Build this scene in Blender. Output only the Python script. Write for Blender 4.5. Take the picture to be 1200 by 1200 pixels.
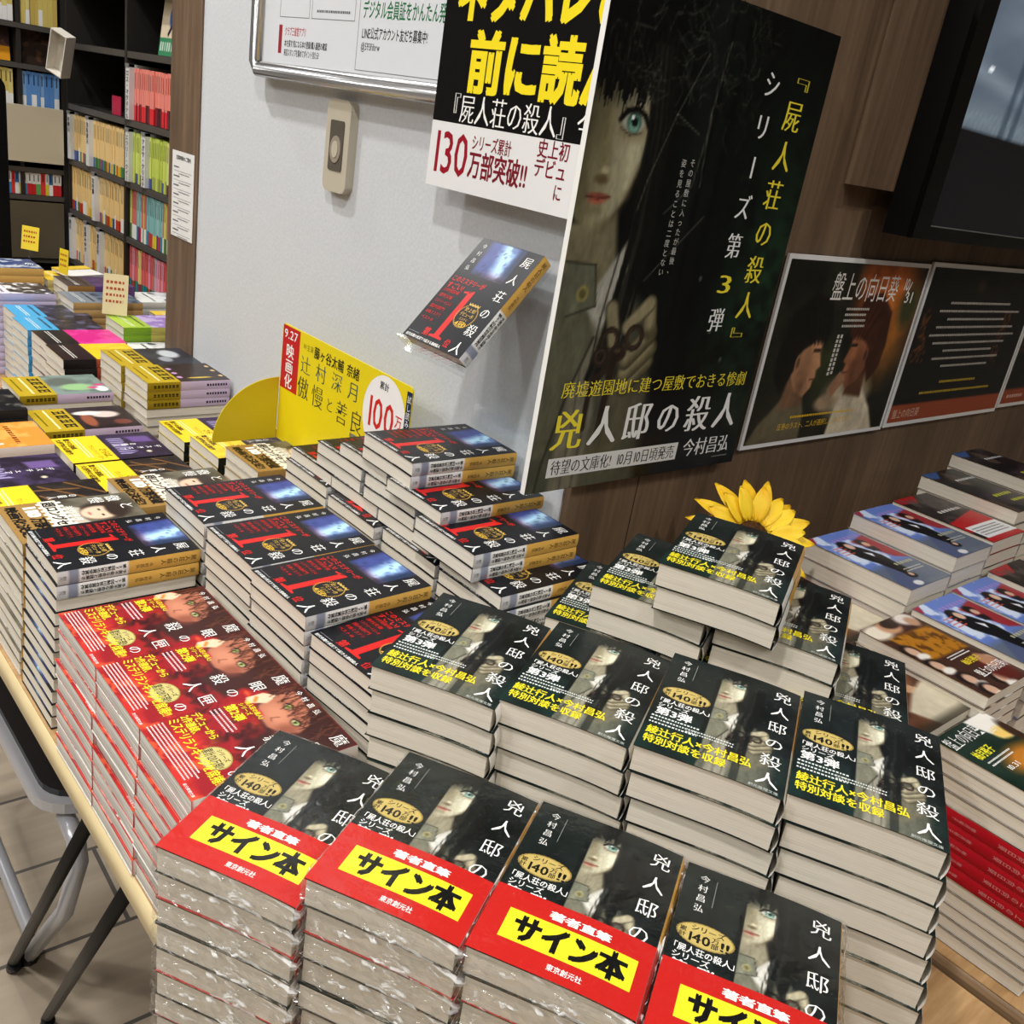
import bpy, math, random
import numpy as np
from mathutils import Vector, Matrix
for o in list(bpy.data.objects): bpy.data.objects.remove(o)
SC = bpy.context.scene
COL = SC.collection
H = 1.37                      # camera height above the floor; every z below is written relative to the camera
R = math.radians
# ------------------------------------------------------------------ camera, world, lamps, exposure
cd = bpy.data.cameras.new('camera'); cam = bpy.data.objects.new('camera', cd); COL.objects.link(cam)
yaw, pitch, roll = R(45.866), R(21.682), R(9.719)
fw0 = Vector((math.cos(yaw), math.sin(yaw), 0)); r0 = Vector((math.sin(yaw), -math.cos(yaw), 0)); u0 = Vector((0, 0, 1))
fw = math.cos(pitch)*fw0-math.sin(pitch)*u0; up = math.cos(pitch)*u0+math.sin(pitch)*fw0
rt = math.cos(roll)*r0+math.sin(roll)*up; up = -math.sin(roll)*r0+math.cos(roll)*up
M = Matrix((rt, up, -fw)).transposed().to_4x4(); M.translation = (0, 0, H)
cam.matrix_world = M
cd.sensor_width = 36; cd.lens = 36*1110.5/1200; cd.clip_start = .02; cd.clip_end = 60
SC.camera = cam
w = bpy.data.worlds.new('world'); SC.world = w; w.use_nodes = True
w.node_tree.nodes['Background'].inputs[0].default_value = (.93, .96, 1, 1)
w.node_tree.nodes['Background'].inputs[1].default_value = .35
SC.view_settings.view_transform = 'Standard'; SC.view_settings.look = 'None'
SC.view_settings.gamma = 1; SC.view_settings.use_curve_mapping = False
SC.view_settings.exposure = .22
SC.cycles.use_denoising = True
CEIL = 1.28
def lamp(x, y, power, size=.1, shape='DISK', sy=None, spread=150, z=CEIL-.03, col=(1, .985, .965)):
    d = bpy.data.lights.new('ceiling_lamp', 'AREA'); d.energy = power; d.shape = shape; d.size = size
    if sy: d.size_y = sy
    d.color = col; d.spread = R(spread)
    o = bpy.data.objects.new('ceiling_lamp', d); COL.objects.link(o); o.location = (x, y, z+H)
    o['label'] = 'ceiling lamp'; o['category'] = 'lamp'
    return o
SPOTS = [(.15, 1.75, 11), (-.15, .45, 13), (.55, -.75, 8), (-1.2, .9, 11), (1.35, -.55, 5), (.45, 2.75, 10)]
for x, y, p in SPOTS: lamp(x, y, p)
for x, y, p in [(-1.3, -1.0, 20), (-1.8, 1.5, 30), (-.6, 3.2, 16), (1.6, -1.8, 6)]: lamp(x, y, p, 1.2, 'RECTANGLE', .3)
# ------------------------------------------------------------------ helpers
def lin(c):
    c = np.asarray(c, float)/255.
    return np.where(c <= .04045, c/12.92, ((c+.055)/1.055)**2.4)
def tag(o, label=None, cat=None, group=None, kind=None):
    if label: o['label'] = label
    if cat: o['category'] = cat
    if group: o['group'] = group
    if kind: o['kind'] = kind
    return o
def link(name, me, parent=None):
    o = bpy.data.objects.new(name, me); COL.objects.link(o)
    if parent: o.parent = parent
    return o
def empty(name, loc=(0, 0, 0), rz=0):
    o = bpy.data.objects.new(name, None); COL.objects.link(o)
    o.location = (loc[0], loc[1], loc[2]+H); o.rotation_euler = (0, 0, rz); o.empty_display_size = .03
    return o
class MB:
    """collects vertices with a colour each, and faces"""
    def __init__(s): s.v = []; s.f = []; s.c = []; s.n = 0
    def raw(s, v, f, c):
        v = np.asarray(v, float); k = len(v)
        c = np.asarray(c, float)
        if c.ndim == 1: c = np.tile(lin(c), (k, 1))
        s.v.append(v); s.c.append(c); s.f += [tuple(i+s.n for i in q) for q in f]; s.n += k
    def box(s, x0, y0, z0, x1, y1, z1, c=(200, 200, 200)):
        v = [(x, y, z) for z in (z0, z1) for y in (y0, y1) for x in (x0, x1)]
        s.raw(v, [(0, 2, 3, 1), (4, 5, 7, 6), (0, 1, 5, 4), (2, 6, 7, 3), (0, 4, 6, 2), (1, 3, 7, 5)], c)
    def tube(s, pts, r, c=(200, 200, 200), n=10, cap=True):
        pts = [Vector(p) for p in pts]; v = []; f = []
        a = None
        for i, p in enumerate(pts):
            d = (pts[min(i+1, len(pts)-1)]-pts[max(i-1, 0)]).normalized()
            if a is None: a = d.orthogonal().normalized()
            else: a = (a-d*a.dot(d)).normalized()
            b = d.cross(a); rr = r[i] if isinstance(r, (list, tuple)) else r
            for k in range(n): v.append(tuple(p+(a*math.cos(2*math.pi*k/n)+b*math.sin(2*math.pi*k/n))*rr))
        for i in range(len(pts)-1):
            for k in range(n): f.append((i*n+k, i*n+(k+1) % n, (i+1)*n+(k+1) % n, (i+1)*n+k))
        if cap: f.append(tuple(range(n))[::-1]); f.append(tuple(range((len(pts)-1)*n, len(pts)*n)))
        s.raw(v, f, c)
    def prism(s, poly, z0, z1, c=(200, 200, 200), ax='z'):
        n = len(poly)
        if ax == 'z': v = [(x, y, z0) for x, y in poly]+[(x, y, z1) for x, y in poly]
        elif ax == 'x': v = [(z0, x, y) for x, y in poly]+[(z1, x, y) for x, y in poly]
        else: v = [(x, z0, y) for x, y in poly]+[(x, z1, y) for x, y in poly]
        s.raw(v, [tuple(range(n))[::-1], tuple(range(n, 2*n))]+[(i, (i+1) % n, n+(i+1) % n, n+i) for i in range(n)], c)
    def mesh(s, name, m, smooth=False):
        me = bpy.data.meshes.new(name)
        v = np.concatenate(s.v); me.from_pydata(v.tolist(), [], s.f)
        a = me.color_attributes.new('Col', 'FLOAT_COLOR', 'POINT')
        c = np.ones((len(v), 4), np.float32); c[:, :3] = np.concatenate(s.c); a.data.foreach_set('color', c.ravel())
        me.materials.append(m)
        if smooth:
            for p in me.polygons: p.use_smooth = True
        me.update(); return me
    def obj(s, name, m, parent=None, smooth=False): return link(name, s.mesh(name, m, smooth), parent)
# glyphs: outlines of Blender's own built-in font, filled, one cached mesh per character
GC = {}
def glyph(ch, bold):
    k = (ch, bold < 0)
    if k not in GC:
        cu = bpy.data.curves.new('g', 'FONT'); cu.body = ch; cu.size = 1; cu.resolution_u = 2; cu.offset = -.012 if bold < 0 else 0
        o = bpy.data.objects.new('g', cu); COL.objects.link(o)
        me = bpy.data.meshes.new_from_object(o.evaluated_get(bpy.context.evaluated_depsgraph_get()))
        v = np.array([q.co[:2] for q in me.vertices]).reshape(-1, 2); f = [tuple(p.vertices) for p in me.polygons]
        bpy.data.objects.remove(o); bpy.data.curves.remove(cu); bpy.data.meshes.remove(me)
        adv = 1. if ord(ch) > 0x2e80 else (v[:, 0].max()+.07 if len(v) else .35)
        GC[k] = (v, f, adv)
    return GC[k]
ROTV = 'ー『』「」~（）'
def text(mb, s, box, col, mp, bold=0, vert=False, z=.00012, fit=True):
    """lay s out in box=(x0,y0,x1,y1) of the print; mp maps flat print coordinates to 3-D"""
    V = []; F = []; n = 0; pen = 0; lay = 1
    for ch in s:
        if ch in ' 　': pen += .5; continue
        v, f, adv = glyph(ch, bold)
        if not len(v): pen += adv; continue
        if vert:
            q = v.copy()
            if ch in ROTV: q = np.stack([.5+(v[:, 1]-.38), .38-(v[:, 0]-.5)], -1)
            elif adv < 1: q[:, 0] += .5-v[:, 0].mean()
            if ch in '、。': q = q+np.array([.55, .55])
            q = q+np.array([0, -pen-.88]); pen += 1
        else: q = v+np.array([pen, 0]); pen += adv
        V.append(q); F += [tuple(i+n for i in p) for p in f]; n += len(q)
    if not V: return
    V = np.concatenate(V); x0, y0, x1, y1 = box
    # bold < 0: thin horizontals and thick verticals, like a serif book face
    if bold:                                                  # heavier strokes: the same outline printed four more times, a little shifted
        b = bold*.8; nv = len(V); lay = 5; F = [tuple(i+nv*k for i in f) for k in range(5) for f in F]
        V = np.concatenate([V]+[V+np.array(d)*b for d in (((1, .6), (-1, .6), (1, -.6), (-1, -.6)) if bold > 0 else ((1, 0), (-1, 0), (.5, 0), (-.5, 0)))])
    if vert: sx, sy = (x1-x0), (y1-y0)/pen; V = np.stack([x0+V[:, 0]*sx, y1+V[:, 1]*sy], -1)
    else: sx, sy = (x1-x0)/pen, (y1-y0)/.96; V = np.stack([x0+V[:, 0]*sx, y0+(V[:, 1]+.1)*sy], -1)
    k = len(V)//lay; mb.raw(np.concatenate([mp(V[i*k:(i+1)*k], z+i*2e-5) for i in range(lay)]), F, col)
def rect(mb, box, col, mp, z=.00008, nx=1, ny=1):
    x0, y0, x1, y1 = box
    g = np.array([(x0+(x1-x0)*i/nx, y0+(y1-y0)*j/ny) for j in range(ny+1) for i in range(nx+1)])
    mb.raw(mp(g, z), [(j*(nx+1)+i, j*(nx+1)+i+1, (j+1)*(nx+1)+i+1, (j+1)*(nx+1)+i) for j in range(ny) for i in range(nx)], col)
def ell(mb, cx, cy, rx, ry, col, mp, z=.00009, n=40, jag=0):
    g = [(cx, cy)]+[(cx+rx*(1-jag*(k % 2))*math.cos(2*math.pi*k/n), cy+ry*(1-jag*(k % 2))*math.sin(2*math.pi*k/n)) for k in range(n)]
    mb.raw(mp(np.array(g), z), [(0, 1+k, 1+(k+1) % n) for k in range(n)], col)
def marks(mb, box, rows, col, mp, seed=0, fill=.9, z=.00012, vert=False):
    """rows of tiny dashes where the print is too small to read"""
    rd = random.Random(seed); x0, y0, x1, y1 = box
    if vert:
        for r in range(rows):
            xa = x0+(x1-x0)*(r+.2)/rows; xb = x0+(x1-x0)*(r+.8)/rows; y = y1
            while y > y0+(y1-y0)*(1-fill)*rd.random():
                h = (xb-xa)*rd.uniform(.7, 1.); rect(mb, (xa, y-h, xb, y), col, mp, z); y -= h+(xb-xa)*.35
        return
    for r in range(rows):
        ya = y0+(y1-y0)*(rows-1-r+.3)/rows; yb = y0+(y1-y0)*(rows-1-r+.7)/rows; x = x0; e = x0+(x1-x0)*(1-(1-fill)*rd.random())
        while x < e:
            l = (yb-ya)*rd.uniform(.6, 1.1); rect(mb, (x, ya, min(x+l, e), yb), col, mp, z); x += l+(yb-ya)*.5
# painting of prints on a fine grid
def hsh(i, j, s): 
    n = np.sin(i*127.1+j*311.7+s*74.7)*43758.5453
    return n-np.floor(n)
def vn(x, y, s=0):
    i = np.floor(x); j = np.floor(y); a = x-i; b = y-j; a = a*a*(3-2*a); b = b*b*(3-2*b)
    return (hsh(i, j, s)*(1-a)+hsh(i+1, j, s)*a)*(1-b)+(hsh(i, j+1, s)*(1-a)+hsh(i+1, j+1, s)*a)*b
def fbm(x, y, s=0): return .5*vn(x, y, s)+.27*vn(x*2, y*2, s+1)+.15*vn(x*4, y*4, s+2)+.08*vn(x*8, y*8, s+3)
class Paint:
    def __init__(s, X, Y, base): s.X = X; s.Y = Y; s.c = np.tile(np.array(base, float), (len(X), 1))
    def mix(s, m, col):
        m = np.clip(m, 0, 1)[:, None]; s.c = s.c*(1-m)+np.asarray(col, float)*m
    def ell(s, cx, cy, rx, ry, col, soft=.2, a=1, rot=0):
        dx = s.X-cx; dy = s.Y-cy; c, q = math.cos(rot), math.sin(rot)
        d = np.sqrt(((dx*c+dy*q)/rx)**2+((-dx*q+dy*c)/ry)**2); s.mix(a*np.clip((1-d)/soft+.5, 0, 1), col)
    def cap(s, p, q, r, col, soft=.1, a=1):
        d = np.array([q[0]-p[0], q[1]-p[1]]); l = d@d+1e-9
        t = np.clip(((s.X-p[0])*d[0]+(s.Y-p[1])*d[1])/l, 0, 1)
        k = np.hypot(s.X-p[0]-t*d[0], s.Y-p[1]-t*d[1]); s.mix(a*np.clip((r-k)/soft+.5, 0, 1), col)
    def path(s, pts, r, col, soft=.1, a=1):
        for p, q in zip(pts[:-1], pts[1:]): s.cap(p, q, r, col, soft, a)
    def pmask(s, pts, soft):
        ins = np.zeros(len(s.X), bool); dm = np.full(len(s.X), 1e9)
        for p, q in zip(pts, pts[1:]+pts[:1]):
            if p[1] != q[1]:
                cr = ((p[1] > s.Y) != (q[1] > s.Y)) & (s.X < (q[0]-p[0])*(s.Y-p[1])/(q[1]-p[1])+p[0]); ins ^= cr
            d = (q[0]-p[0], q[1]-p[1]); l = d[0]**2+d[1]**2+1e-9
            t = np.clip(((s.X-p[0])*d[0]+(s.Y-p[1])*d[1])/l, 0, 1)
            dm = np.minimum(dm, np.hypot(s.X-p[0]-t*d[0], s.Y-p[1]-t*d[1]))
        return np.clip(np.where(ins, dm, -dm)/soft+.5, 0, 1)
    def poly(s, pts, col, soft=.3, a=1): s.mix(a*s.pmask(pts, soft), col)
def grid(mb, W, L, nx, ny, paint, mp, z=0):
    """printed sheet W x L (centre origin); paint gets millimetres from the lower left corner"""
    gx = np.linspace(-W/2, W/2, nx+1); gy = np.linspace(-L/2, L/2, ny+1)
    X, Y = np.meshgrid(gx, gy); X = X.ravel(); Y = Y.ravel()
    c = lin(np.clip(paint((X+W/2)*1000, (Y+L/2)*1000), 0, 255))
    mb.raw(mp(np.stack([X, Y], -1), z), [(j*(nx+1)+i, j*(nx+1)+i+1, (j+1)*(nx+1)+i+1, (j+1)*(nx+1)+i) for j in range(ny) for i in range(nx)], c)
# ------------------------------------------------------------------ materials
def new_mat(name):
    m = bpy.data.materials.new(name); m.use_nodes = True
    return m, m.node_tree.nodes, m.node_tree.links, m.node_tree.nodes['Principled BSDF']
def print_mat(name, rough=.35, coat=.25, spec=.5, metal=0):
    m, N, L, b = new_mat(name)
    a = N.new('ShaderNodeAttribute'); a.attribute_name = 'Col'; L.new(a.outputs['Color'], b.inputs['Base Color'])
    b.inputs['Roughness'].default_value = rough; b.inputs['Coat Weight'].default_value = coat; b.inputs['Coat Roughness'].default_value = .2
    b.inputs['Specular IOR Level'].default_value = spec; b.inputs['Metallic'].default_value = metal
    return m
PRINT = print_mat('laminated_print', .3, 0, .2)
MATTE = print_mat('matte_print', .6, 0, .3)
PLASTIC = print_mat('satin_plastic', .35, .1)
METAL = print_mat('brushed_metal', .28, 0, .5, 1)
def noise_mat(name, c0, c1, scale=(1, 1, 1), nscale=5, detail=4, rough=.5, bump=0, spec=.4, ramp=(.3, .7), coat=0):
    m, N, L, b = new_mat(name)
    t = N.new('ShaderNodeTexCoord'); mp = N.new('ShaderNodeMapping'); mp.inputs['Scale'].default_value = scale
    n = N.new('ShaderNodeTexNoise'); n.inputs['Scale'].default_value = nscale; n.inputs['Detail'].default_value = detail
    r = N.new('ShaderNodeValToRGB'); r.color_ramp.elements[0].position = ramp[0]; r.color_ramp.elements[1].position = ramp[1]
    r.color_ramp.elements[0].color = (*lin(c0), 1); r.color_ramp.elements[1].color = (*lin(c1), 1)
    L.new(t.outputs['Object'], mp.inputs[0]); L.new(mp.outputs[0], n.inputs['Vector']); L.new(n.outputs[0], r.inputs[0]); L.new(r.outputs[0], b.inputs['Base Color'])
    b.inputs['Roughness'].default_value = rough; b.inputs['Specular IOR Level'].default_value = spec; b.inputs['Coat Weight'].default_value = coat
    if bump:
        q = N.new('ShaderNodeBump'); q.inputs['Strength'].default_value = bump; q.inputs['Distance'].default_value = .002
        L.new(n.outputs[0], q.inputs['Height']); L.new(q.outputs[0], b.inputs['Normal'])
    return m
PAGES = noise_mat('page_edges', (212, 204, 188), (236, 228, 212), (14, 14, 1300), 1, 3, .8, .12, .15)
PAGES2 = noise_mat('page_edges_loose', (176, 172, 164), (222, 218, 210), (10, 10, 420), 1, 2, .8, .3, .15, (.4, .6))
WALLP = noise_mat('white_wallpaper', (196, 199, 203), (205, 208, 212), (1, 1, 1), 220, 3, .75, .12, .25)
def wood_mat(name, c0, c1, c2, scale, rough=.45):
    m, N, L, b = new_mat(name)
    t = N.new('ShaderNodeTexCoord'); mp = N.new('ShaderNodeMapping'); mp.inputs['Scale'].default_value = scale
    n = N.new('ShaderNodeTexNoise'); n.inputs['Scale'].default_value = 1; n.inputs['Detail'].default_value = 8; n.inputs['Distortion'].default_value = .6
    n2 = N.new('ShaderNodeTexNoise'); n2.inputs['Scale'].default_value = 9; n2.inputs['Detail'].default_value = 6
    mx = N.new('ShaderNodeMix'); mx.inputs[0].default_value = .4
    r = N.new('ShaderNodeValToRGB'); e = r.color_ramp.elements; e[0].position = .32; e[1].position = .68
    e[0].color = (*lin(c0), 1); e[1].color = (*lin(c2), 1); k = e.new(.5); k.color = (*lin(c1), 1)
    L.new(t.outputs['Object'], mp.inputs[0]); L.new(mp.outputs[0], n.inputs['Vector']); L.new(mp.outputs[0], n2.inputs['Vector'])
    L.new(n.outputs[0], mx.inputs[2]); L.new(n2.outputs[0], mx.inputs[3]); L.new(mx.outputs[0], r.inputs[0]); L.new(r.outputs[0], b.inputs['Base Color'])
    b.inputs['Roughness'].default_value = rough; b.inputs['Specular IOR Level'].default_value = .35
    return m
WALNUT = wood_mat('walnut_panel', (82, 65, 50), (107, 87, 68), (132, 109, 87), (14, 14, .9))
OAKTOP = wood_mat('oak_table_top', (150, 116, 76), (176, 140, 96), (196, 162, 116), (3, 26, 20))
RIMW = wood_mat('brown_table_edge', (110, 84, 58), (140, 112, 82), (166, 136, 102), (3, 2, 90))
def clear_mat(name, rough=.05, bump=0, amount=.04, tint=(1, 1, 1), scale=(1, 1, 1), nscale=90, haze=0):
    """thin clear plastic: see-through with a sheen that grows at grazing angles; haze = whitish creases"""
    m, N, L, b = new_mat(name); N.remove(b)
    t = N.new('ShaderNodeBsdfTransparent'); t.inputs[0].default_value = (*tint, 1)
    g = N.new('ShaderNodeBsdfGlossy'); g.inputs['Roughness'].default_value = rough
    f = N.new('ShaderNodeLayerWeight'); f.inputs[0].default_value = .5
    p = N.new('ShaderNodeMath'); p.operation = 'POWER'; p.inputs[1].default_value = 4
    a = N.new('ShaderNodeMath'); a.operation = 'MULTIPLY_ADD'; a.inputs[1].default_value = .5; a.inputs[2].default_value = amount
    mx = N.new('ShaderNodeMixShader')
    L.new(f.outputs['Facing'], p.inputs[0]); L.new(p.outputs[0], a.inputs[0]); L.new(a.outputs[0], mx.inputs[0]); L.new(t.outputs[0], mx.inputs[1]); L.new(g.outputs[0], mx.inputs[2])
    out = mx
    if bump:
        tc = N.new('ShaderNodeTexCoord'); mp = N.new('ShaderNodeMapping'); mp.inputs['Scale'].default_value = scale
        n = N.new('ShaderNodeTexNoise'); n.inputs['Scale'].default_value = nscale; n.inputs['Detail'].default_value = 2; n.inputs['Distortion'].default_value = 1.5
        q = N.new('ShaderNodeBump'); q.inputs['Strength'].default_value = bump; q.inputs['Distance'].default_value = .003
        L.new(tc.outputs['Object'], mp.inputs[0]); L.new(mp.outputs[0], n.inputs['Vector']); L.new(n.outputs[0], q.inputs['Height']); L.new(q.outputs[0], g.inputs['Normal'])
        if haze:
            d = N.new('ShaderNodeBsdfDiffuse'); d.inputs[0].default_value = (.85, .85, .84, 1); r = N.new('ShaderNodeValToRGB'); e = r.color_ramp.elements
            e[0].position = .56; e[0].color = (0, 0, 0, 1); e[1].position = .66; e[1].color = (haze, haze, haze, 1)
            m2 = N.new('ShaderNodeMixShader'); L.new(n.outputs[0], r.inputs[0]); L.new(r.outputs[0], m2.inputs[0]); L.new(mx.outputs[0], m2.inputs[1]); L.new(d.outputs[0], m2.inputs[2]); out = m2
    L.new(out.outputs[0], N['Material Output'].inputs[0])
    return m
ACRYL = clear_mat('clear_acrylic', .03, 0, .03, (.975, .985, .985))
WRAP = clear_mat('shrink_film', .08, .25, .035, (.98, .98, .98), (1, 1, 1), 60)
CRUMPLE = clear_mat('crumpled_film', .1, .9, .14, (.96, .96, .96), (34, 34, 120), 1, .75)
def plain(name, c, rough=.5, spec=.4, metal=0, emit=0):
    m, N, L, b = new_mat(name); b.inputs['Base Color'].default_value = (*lin(c), 1); b.inputs['Roughness'].default_value = rough
    b.inputs['Specular IOR Level'].default_value = spec; b.inputs['Metallic'].default_value = metal
    if emit: b.inputs['Emission Color'].default_value = (*lin(c), 1); b.inputs['Emission Strength'].default_value = emit
    return m
# ------------------------------------------------------------------ printed pictures
def girl(P, gx, gy, s=1., left=-99, dark=1., desat=.12):
    """pale girl with long black hair holding an old key; gx, gy = girl frame in cm, painted over what is there"""
    Q = Paint(gx, gy, (0, 0, 0)); Q.c = P.c.copy()
    k = dark
    col = lambda *c: tuple(q*k for q in c)
    Q.poly([(-6, 46), (-1, 49), (6, 48.5), (10.5, 45), (12, 38), (12, 27), (11, 20), (8, 14), (-6, 14)], col(15, 15, 14), 1.5)
    Q.poly([(-6, 24), (2, 25), (9, 23), (14, 19), (17, 8), (17, -8), (-6, -8)], col(78, 80, 64), 2.)           # jacket
    Q.poly([(-1, 28), (6, 29.5), (7.5, 24), (5, 19), (0, 20)], col(126, 118, 88), .8)                            # neck
    Q.poly([(-1, 24), (4, 21), (8.6, 27.2), (9.3, 24), (6.4, 16.5), (2, 17), (-1, 19)], col(176, 174, 160), .5) # collar
    Q.poly([(3.8, 20), (7, 17.5), (8.2, 8), (7.6, -4), (3, -4), (3.5, 10)], col(122, 118, 98), .8)              # shirt
    Q.path([(4.6, 19), (5.2, 8), (5, -4)], .12, col(70, 68, 54), .3, .8); Q.path([(6.6, 17), (7, 6), (6.6, -4)], .12, col(70, 68, 54), .3, .8)
    Q.poly([(-1, 24.5), (3.2, 21.5), (6, 17), (4, 12), (2, 4), (-1, 4)], col(98, 98, 76), .6)                   # lapel
    Q.path([(6, 17), (3.6, 11), (1.6, 3), (.6, -6)], .16, col(44, 44, 34), .3)
    Q.poly([(.2, 24.6), (4.4, 24.4), (5.4, 20.3), (1.4, 19.2)], col(104, 106, 84), .4)                          # epaulette
    Q.path([(.2, 24.6), (4.4, 24.4), (5.4, 20.3), (1.4, 19.2)], .1, col(50, 50, 38), .2)
    Q.ell(3.2, 21.5, .85, .85, col(150, 140, 78), .3); Q.ell(3.2, 21.5, .5, .5, col(100, 96, 50), .4)
    # face
    face = [(-4, 43), (3, 43.5), (7.6, 41.5), (8.4, 37.5), (7.9, 34), (6.9, 31.3), (5.3, 29), (3.6, 27.7), (2.2, 27.6), (.2, 28.6), (-2, 31.5), (-4, 35)]
    m = Q.pmask(face, .5)
    t = np.clip((gx-(-1))/8, 0, 1)[:, None]; v = np.clip((gy-28)/12, 0, 1)[:, None]
    skin = np.array([92, 84, 54.])*(1-t)+np.array([204, 198, 160.])*t
    skin = skin*(1-.3*v*(1-t))*(1-.35*np.clip((gy-38.6)/2.5, 0, 1))[:, None]*(1-.3*np.clip((gx-6.6)/2, 0, 1))[:, None]*k
    q = np.clip(m, 0, 1)[:, None]; Q.c = Q.c*(1-q)+skin*q
    Q.ell(2.9, 32.5, .9, .45, col(86, 66, 36), .9, .8); Q.ell(3.3, 33.4, .5, .35, col(222, 210, 164), .9, .7); Q.cap((2.2, 38.5), (2.9, 34), .5, col(122, 106, 62), 1.2, .5)
    Q.ell(2.9, 30.9, 1.5, .36, col(138, 70, 52), .7); Q.ell(2.7, 30.5, 1.15, .36, col(172, 92, 70), .7); Q.path([(1.3, 30.8), (2.9, 30.68), (4.5, 31)], .08, col(80, 30, 22), .2); Q.cap((2.2, 29.6), (3.4, 29.7), .3, col(110, 96, 64), .8, .6); Q.path([(7.9, 34), (6.9, 31.3), (5.3, 29), (3.4, 27.9)], .3, col(96, 84, 54), .9, .6)
    Q.ell(6, 37.9, 2.2, 1.5, col(120, 104, 70), .9, .7)
    Q.ell(5.9, 37.9, 1.55, .85, col(170, 176, 158), .35); Q.ell(6.0, 37.95, .98, .95, col(40, 78, 66), .25); Q.ell(6.0, 37.85, .82, .8, col(84, 136, 116), .4); Q.ell(6.05, 37.5, .6, .45, col(136, 186, 162), .7, .8)
    Q.ell(6.05, 38.0, .45, .45, col(14, 22, 20), .3); Q.ell(5.7, 38.4, .22, .22, col(240, 250, 244), .5)
    Q.path([(4.0, 38.0), (4.8, 38.85), (6.2, 39.2), (7.4, 38.7), (8.1, 37.8)], .26, col(18, 16, 14), .25)
    Q.path([(4.3, 37.3), (5.6, 36.8), (7.2, 37.1)], .08, col(60, 50, 36), .2, .8)
    # fringe and strands
    fr = gy > 39.9+.7*np.sin(gx*2.7)+.5*np.sin(gx*7.1+1)+.25*np.sin(gx*15)
    hm = Q.pmask([(-6, 47), (6, 48), (10, 44), (10, 38), (-6, 38)], 1.)
    Q.mix(np.where(fr, .96, 0)*hm, col(14, 13, 12))
    for i in range(26):
        a = -1+i*.42; Q.path([(a+.6, 46), (a+.3, 42.5), (a, 39.4-.5*math.sin(i*2.1))], .05, col(38, 36, 30) if i % 2 else col(8, 8, 8), .12, .8)
    rd = random.Random(3)
    for i in range(22):
        a = 8.2+rd.random()*3.2; b = a+rd.uniform(-.6, .8); Q.path([(a-1.2, 45), (a, 38), (b, 28), (b-.8-.6*rd.random(), 19), (b-2.5*rd.random()-1, 12.5)], rd.uniform(.05, .3), col(20, 20, 18) if i % 3 else col(44, 42, 36), .2, .9)
    # hand and key
    sk = col(150, 140, 104); sh = col(98, 90, 62)
    Q.poly([(8.5, 8), (12, 13), (16.2, 12), (16, 8), (12, 3), (8, 2)], col(90, 86, 64), 1.)
    for p, q_, r in (((15.3, 14.2), (12.3, 11.4), .95), ((15.4, 15.7), (11.9, 12.9), 1.), ((14.9, 17.3), (11.7, 14.5), 1.05)):
        Q.cap(p, q_, r+.16, col(52, 46, 32), .3); Q.cap(p, q_, r, sh, .5); Q.cap((p[0]-.2, p[1]+.2), (q_[0]-.1, q_[1]+.25), r*.6, sk, .8)
    Q.cap((13.9, 20.4), (14.7, 17.6), 1.05, sh, .4); Q.cap((14.0, 20.5), (14.5, 18.4), .7, sk, .8)
    Q.cap((11.0, 18.1), (13.9, 20.6), .98, col(52, 46, 32), .3); Q.cap((11.0, 18.1), (13.9, 20.6), .82, sk, .5)
    Q.cap((8.0, 20.0), (9.2, 16.6), 1.0, col(52, 46, 32), .3); Q.cap((8.0, 20.0), (9.2, 16.6), .84, sk, .5)
    kc = col(48, 36, 28); kh = col(92, 72, 56)
    Q.path([(9.6, 15.4), (9.2, 13.6), (7.4, 12.4), (6.9, 10.6), (6.9, 7)], .42, kc, .2); Q.path([(9.9, 14.6), (9.6, 11), (9.4, 6)], .5, kc, .2)
    for cx, cy, r in ((8.6, 16.6, 1.2), (12.4, 16.9, 1.2), (7.6, 14.9, .8)):
        a = np.hypot(gx-cx, gy-cy); Q.mix(np.clip((.34-np.abs(a-r))/.15+.5, 0, 1), kc); Q.mix(.6*np.clip((.1-np.abs(a-r+.1))/.1+.5, 0, 1), kh)
    Q.ell(10.3, 15.2, 1.3, .9, kc, .3); Q.ell(10.1, 15.5, .5, .3, kh, .6)
    ok = (gx > left)[:, None]
    br_ = fbm(gx*.9+3, gy*.35, 21)+.5*fbm(gx*3, gy*1.4, 25); Q.c = Q.c*(.72+.38*br_)[:, None]
    g_ = Q.c.mean(1, keepdims=True); Q.c = Q.c*(1-desat)+g_*desat
    P.c = np.where(ok, Q.c, P.c)
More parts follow.
